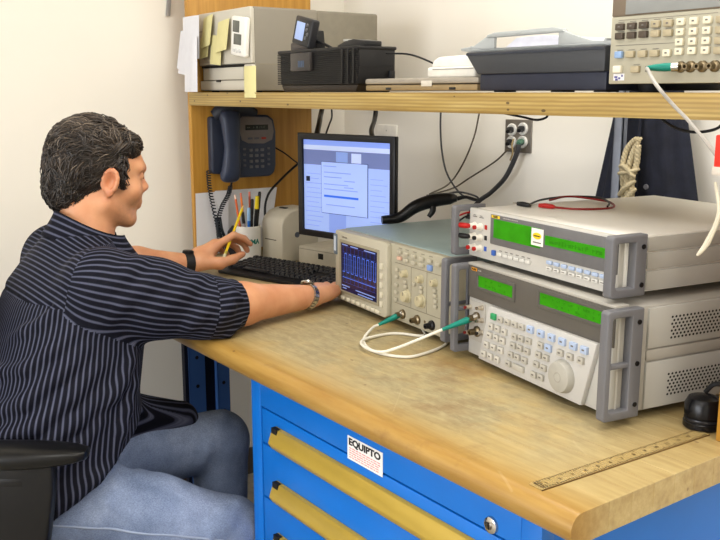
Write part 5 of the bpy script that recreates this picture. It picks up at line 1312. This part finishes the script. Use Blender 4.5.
# ---- jeans
hipR, kneR, ankR = A((-1.785, .56, -.345)), A((-1.640, .850, -.418)), A((-1.655, .82, -.765))
hipL, kneL, ankL = A((-1.965, .57, -.325)), A((-1.898, .962, -.322)), A((-1.89, .98, -.765))
J = SDF((-2.20, .30, -.86), (-1.50, 1.14, -.16), .0062)
J.ell((-1.875, .52, -.335), (.185, .165, .115), None, .03)
J.ell((-1.875, .54, -.25), (.17, .14, .10), None, .03)
J.chain([hipR, (hipR+kneR)/2 + (0, 0, .004), kneR], [.096, .086, .068], .035); J.chain([kneR, (kneR+ankR)/2 + (0, -.012, 0), ankR], [.068, .064, .052], .02)
J.chain([hipL, (hipL+kneL)/2 + (0, 0, .004), kneL], [.096, .086, .070], .035); J.chain([kneL, (kneL+ankL)/2 + (0, -.012, 0), ankL], [.070, .064, .052], .02)
def jf(pts, r, k=.02): J.chain([A(v) for v in pts], [r*.5] + [r]*(len(pts)-2) + [r*.5], k)
for s_, (h, kn_) in (('R', (hipR, kneR)), ('L', (hipL, kneL))):
    ax = nz(kn_-h)
    for t0, a0, a1, r in ((.16, .2, 2.2, .013), (.28, .5, 2.4, .012), (.42, .9, 2.6, .009), (.84, -.2, 1.2, .009), (.93, .2, 1.6, .009)):
        rr = .094 - .024*t0; jf([around(h + (kn_-h)*(t0 + .10*w_), ax, a0+(a1-a0)*w_, rr-.006) for w_ in (0, .25, .5, .75, 1)], r)
p, q = J.points(); p = smooth_pts(p, q, 2, .5)
t = NT('denim'); n1 = t.noise(t.coord('Object', (1, 1, 1)), 9, 4); n2 = t.noise(t.coord('Object', (300, 300, 900)), 1.0, 2)
cc = t.ramp(n1, [(.28, lin((112, 125, 150))), (.52, lin((142, 155, 180))), (.75, lin((174, 185, 208)))])
cc = t.mix(.35, cc, t.ramp(n2, [(.35, lin((60, 76, 110))), (.65, lin((190, 200, 216)))]), 'OVERLAY')
t.base(cc); t.set(Roughness=.85); t.b.inputs['Specular IOR Level'].default_value = .12; t.bump(t.noise(t.coord('Object'), 26, 4), .45, .006); M_DEN = t.m
jeans = skin_mesh('jeans', p, q, M_DEN)
# stitched outer seam down the right thigh
ax = nz(kneR-hipR)
def seam(h, kn_, ang, r0, r1):
    ax = nz(kn_-h); return [around(h + (kn_-h)*w_, ax, ang, r0 + (r1-r0)*w_) + A((0, 0, TZ)) - PR for w_ in np.linspace(-.22, .95, 11)]
jk = KDTree(len(p))
for i, x_ in enumerate(p): jk.insert(x_, i)
jk.balance(); sp_ = []
for c_ in seam(hipR, kneR, .12, .105, .076):
    w_ = c_ + PR - A((0, 0, TZ)); near = p[[k[1] for k in jk.find_n(w_, 6)]].mean(0); sp_.append(near + nz(w_ - near)*.0006 + A((0, 0, TZ)) - PR)
MB().tube(sp_, .0026, 6).build('side_seam', mat((150, 162, 186), .85), jeans)
# shoes
for nm, an, f_ in (('R', ankR, (.12, .99)), ('L', ankL, (-.05, 1.0))):
    F_ = SDF((an[0]-.12, an[1]-.14, -.86), (an[0]+.14, an[1]+.26, -.70), .005); u = A((f_[0], f_[1], 0))
    F_.chain([an + (0, 0, .01), an + (0, 0, -.045)], [.045, .042], .02); F_.cap(an + A((0, 0, -.055)) - u*.03, an + A((0, 0, -.062)) + u*.15, .036, .032, .02); F_.cap(an + A((0, 0, -.02)), an + A((0, 0, -.06)) + u*.12, .038, .026, .03)
    F_.a = np.maximum(F_.a, (-.855 - F_.sub(F_.lo, F_.lo + F_.n*F_.h)[1][2]))
    p, q = F_.points(); skin_mesh('shoe', p, q, mat((46, 36, 30), .4))
# ---- wristwatches
def strap(name, c, ax, r, width, m, thick=.003, sq=(1.12, .86), tilt=None):
    u = nz(np.cross(ax, (0, 0, 1))); w_ = nz(np.cross(u, ax)); rings = []
    for k in range(28):
        a = 2*math.pi*k/28; d_ = u*math.cos(a)*sq[0] + w_*math.sin(a)*sq[1]
        rings.append([c + d_*(r+x) + ax*y for x, y in ((0, -width/2), (thick, -width/2), (thick, width/2), (0, width/2))])
    return MB().ring_tube([[p_ + A((0, 0, TZ)) - PR for p_ in rr] for rr in rings], close=True).build(name, m, man, bevel=.0006, seg=1), u, w_
axL = nz(Lwr-Lelb); cL = Lwr - axL*.012
s_, u, w_ = strap('wristwatch_strap', cL, axL, .0292, .026, mat((24, 24, 26), .45), sq=(1.0, 1.0)); s_.name = 'wristwatch'
pc_ = cL + w_*.033 + A((0, 0, TZ)) - PR
Rm = Matrix([list(u), list(axL), list(w_)]).transposed()
MB().lathe([(0, .006), (.012, .006), (.0155, .004), (.0165, -.003), (.0, -.004)], 22).build('watch_case', mat((30, 30, 32), .3, .4), s_, tuple(pc_), rot=Rm.to_euler())
MB().box(-.008, .008, -.0115, .0115, -.0015, .0035).build('buckle', M_STEEL, s_, tuple(cL - w_*.0315 + u*.012 + A((0, 0, TZ)) - PR), rot=Rm.to_euler(), bevel=.001)
axR = nz(Rwr-Relb); cR = Rwr - axR*.012; axT = nz(axR + A((-.0, -.0, -.35)))
s_, u, w_ = strap('wristwatch', cR, axT, .0300, .015, mat((120, 116, 108), .35, .9), .0015, sq=(1.04, .97))
lk_ = MB(); n_ = 24
for k in range(n_):
    a = 2*math.pi*k/n_; d_ = u*math.cos(a)*1.04 + w_*math.sin(a)*.97; tn = nz(-u*math.sin(a)*1.04 + w_*math.cos(a)*.97); nn = nz(np.cross(tn, axT))
    for off, hw in ((-.0052, .0020), (0, .0030), (.0052, .0020)):
        c_ = cR + d_*.0322 + axT*off + A((0, 0, TZ)) - PR
        v8 = [c_ + tn*sx_*.0034 + axT*sy_*hw + nn*sz_*.0012 for sz_ in (-1, 1) for sy_ in (-1, 1) for sx_ in (-1, 1)]
        lk_.add(v8, [(0,2,3,1),(4,5,7,6),(0,1,5,4),(2,6,7,3),(0,4,6,2),(1,3,7,5)])
lk_.build('bracelet_links', mat((206, 202, 192), .25, 1), s_)['kind'] = 'stuff'
dirc = nz(-u*.62 + w_*.78) if (-u @ A((.6, .8, 0))) < 0 else nz(u*.62 + w_*.78)
dirc = nz(w_ + .35*u*np.sign(-(u @ A((.592, .806, 0)))))
Rm = Matrix([list(nz(np.cross(axT, dirc))), list(axT), list(dirc)]).transposed()
cs_ = MB().lathe([(0, .0035), (.0135, .0035), (.0165, .003), (.0175, -.001), (.0160, -.004), (0, -.004)], 24).build('watch_case', M_STEEL, s_, tuple(cR + dirc*.0345 + A((0, 0, TZ)) - PR), rot=Rm.to_euler())
MB().lathe([(0, .0040), (.0128, .0040), (.0128, .003)], 22).build('watch_dial', mat((44, 48, 58), .2), s_, tuple(cR + dirc*.0345 + A((0, 0, TZ)) - PR), rot=Rm.to_euler())
# ---- hair: a close cap and wavy locks over it
Hc = SDF(headO - .16, headO + .19, .004)
def hh(c, r, k=.012, op=1): Hc.ell(Hd(c), r, Rh, k, op)
hh((0, -.021, .040), (.0800, .0980, .0915)); hh((0, -.072, -.025), (.064, .046, .060), .03); hh((0, -.018, .070), (.066, .082, .060), .02)
for x in (1, -1): Hc.cap(Hd((.0735*x, .036, .03)), Hd((.0705*x, .040, -.010)), .0105, .006, .012)
Hc.cap(Hd((-.042, .058, .080)), Hd((.042, .058, .080)), .020, .020, .02)
# cut the face and ears free
sl, P = Hc.sub(Hc.lo, Hc.lo + Hc.n*Hc.h); X = [P[i] - headO[i] for i in range(3)]; l = [sum(Rh[i][j]*X[i] for i in range(3)) for j in range(3)]
line = np.where(l[2] > .058, 1e3, .030)                                        # in front of this y the skin is bare below the fringe
Hc.a = np.maximum(Hc.a, np.where(l[2] < .055, (l[1] - .044), -1) * .8).astype(np.float32)
Hc.a = np.maximum(Hc.a, np.where((l[2] < -.012) & (l[1] > -.020), (l[1] + .020) - np.clip((l[2]+.035), 0, .03)*1.6, -1)).astype(np.float32)
for x in (1, -1): Hc.ell(Hd((.084*x, .011, -.008)), (.022, .024, .036), Rh, .006, -1)
Hc.a = np.maximum(Hc.a, (-.094 - l[2])).astype(np.float32)
p, q = Hc.points(); p = smooth_pts(p, q, 2, .5)
t = NT('hair'); at = t.node('ShaderNodeAttribute', attribute_name='tone')
cc = t.ramp(at.outputs['Fac'], [(0, lin((17, 12, 9))), (.5, lin((38, 28, 21))), (.8, lin((66, 53, 42))), (1, lin((112, 99, 85)))])
t.base(cc); t.set(Roughness=.42); t.b.inputs['Specular IOR Level'].default_value = .6; M_HAIR = t.m
cap_ = skin_mesh('hair', p, q, M_HAIR); cap_.data.attributes.new('tone', 'FLOAT', 'POINT').data.foreach_set('value', np.full(len(p), .22, np.float32))
nrm = np.zeros((len(p), 3)); fn = np.cross(p[q[:, 1]]-p[q[:, 0]], p[q[:, 2]]-p[q[:, 0]])
for k in range(4): np.add.at(nrm, q[:, k], fn)
nrm /= np.linalg.norm(nrm, axis=1)[:, None] + 1e-9
loc = (p - headO) @ Rh; nl = nrm @ Rh
kd = KDTree(len(p))
for i, x_ in enumerate(loc): kd.insert(x_, i)
kd.balance()
roots = rng.choice(len(p), 5600, replace=False)
HV, HF, HT = [], [], []
cen = loc[rng.choice(len(p), 300, replace=False)]; ck = KDTree(len(cen))
for i, x_ in enumerate(cen): ck.insert(x_, i)
ck.balance()
cl_ = [(rng.normal(0, .45, 3), rng.uniform(0, 6.28), rng.uniform(45, 85), rng.uniform(.4, 1.3), rng.uniform(0, .30), rng.uniform(0, 1)) for _ in cen]
for ri in roots:
    x0, n0 = loc[ri], nl[ri]
    if x0[2] < -.085 or (x0[1] > .02 and n0[1] > .75 and x0[2] < .05): continue
    dn, ph, fr_, am, tc, lift = cl_[ck.find(x0)[1]]
    # combing: from the front backwards over the top, down at the sides and nape
    if x0[1] > .045 and x0[2] > .05: dr = A((.35*np.sign(x0[0]+.01)+.25, .45, .05)) if lift < .5 else A((.5, -.5, .3))
    elif x0[2] > .07: dr = A((x0[0]*7, -.9, .0))
    else: dr = A((0, -.55, -.75))
    dr = dr + dn + rng.normal(0, .12, 3); ph = ph + rng.normal(0, .35); ph2 = ph + 1.2; low = np.clip((.03 - x0[2])/.08, 0, 1)
    L_ = rng.uniform(.030, .060) * (1 - .35*low); up_ = rng.uniform(.0008, .003) + lift**3*.012 + low*lift*.008
    steps = 9; st_ = L_/steps; pt = x0.copy(); path = [pt - n0*.004]; up_ = rng.uniform(.001, .0052)
    for k in range(steps):
        _, i, _ = kd.find(pt); n_ = nl[i]; d_ = dr - n_*(dr @ n_); d_ = d_/(np.linalg.norm(d_)+1e-9); b_ = np.cross(n_, d_)
        d_ = d_ + b_*am*math.sin(ph + k*st_*fr_) ; d_ /= np.linalg.norm(d_)
        pt = pt + d_*st_; want = loc[i] + n_*(up_*(.4+math.sin(min(1, k/steps*1.1)*2.4)) + .0022*math.sin(ph2 + k*st_*fr_*1.2))
        pt = pt + n_*((want - pt) @ n_)
        path.append(pt.copy())
    path = A(path); r0 = rng.uniform(.0006, .0014); n3 = 4; base_i = len(HV)
    tone = np.clip(rng.beta(1.6, 3.4)*.8 + tc*(.4+.6*np.clip((x0[2]+.01)/.06, 0, 1)) + (.25 if rng.random() < .12 else 0) + .22*np.clip((x0[2]-.01)/.08, 0, 1), 0, 1)  # random tone per lock, plus top sheen painted paler towards the crown
    for k, c_ in enumerate(path):
        T_ = path[min(k+1, len(path)-1)] - path[max(k-1, 0)]; T_ /= np.linalg.norm(T_)+1e-9; u_ = np.cross(T_, (.3, .2, .93)); u_ /= np.linalg.norm(u_)+1e-9; w2 = np.cross(T_, u_)
        rr = r0*(.7 + .6*math.sin(math.pi*min(1, k/steps+.1))) * (1 if k < steps-1 else .55)
        for j in range(n3):
            a = 2*math.pi*j/n3; HV.append(c_ + rr*(1.3*math.cos(a)*u_ + math.sin(a)*w2)); HT.append(tone)
        if k:
            o_ = base_i + (k-1)*n3
            for j in range(n3): HF.append((o_+j, o_+(j+1) % n3, o_+n3+(j+1) % n3, o_+n3+j))
HV = A(HV) @ Rh.T + headO
lk_ = skin_mesh('wavy_locks', HV, A(HF), M_HAIR, cap_); lk_['kind'] = 'stuff'
lk_.data.attributes.new('tone', 'FLOAT', 'POINT').data.foreach_set('value', A(HT, dtype=np.float32))
# ---- pencil in the left hand
pa, pb = A((-2.262, 1.180, .064)), A((-2.350, 1.296, .196)); pa = pa + (pb-pa)*-.02
pcl = thing('pencil', 'yellow pencil held upright in the left hand', 'pencil', tuple(pa + A((0, 0, TZ))))
dv = pb - pa; L_ = np.linalg.norm(dv); dv = dv/L_
MB().tube([dv*.016, dv*L_*.92], [.0042, .0042], 6, sub=0).build('barrel', mat((236, 200, 24), .35), pcl)
MB().tube([dv*0, dv*.017], [.0044, .0044], 10, sub=0).build('eraser', mat((214, 206, 170), .6), pcl)
MB().tube([dv*.012, dv*.022], [.0048, .0048], 10, sub=0).build('ferrule', mat((206, 190, 90), .3, .8), pcl)
MB().tube([dv*L_*.92, dv*L_*.985], [.0041, .0012], 8, sub=0).build('sharpened_tip', mat((224, 190, 130), .6), pcl)
MB().tube([dv*L_*.985, dv*L_], [.0012, .0003], 6, sub=0).build('lead_point', M_BLACK, pcl)
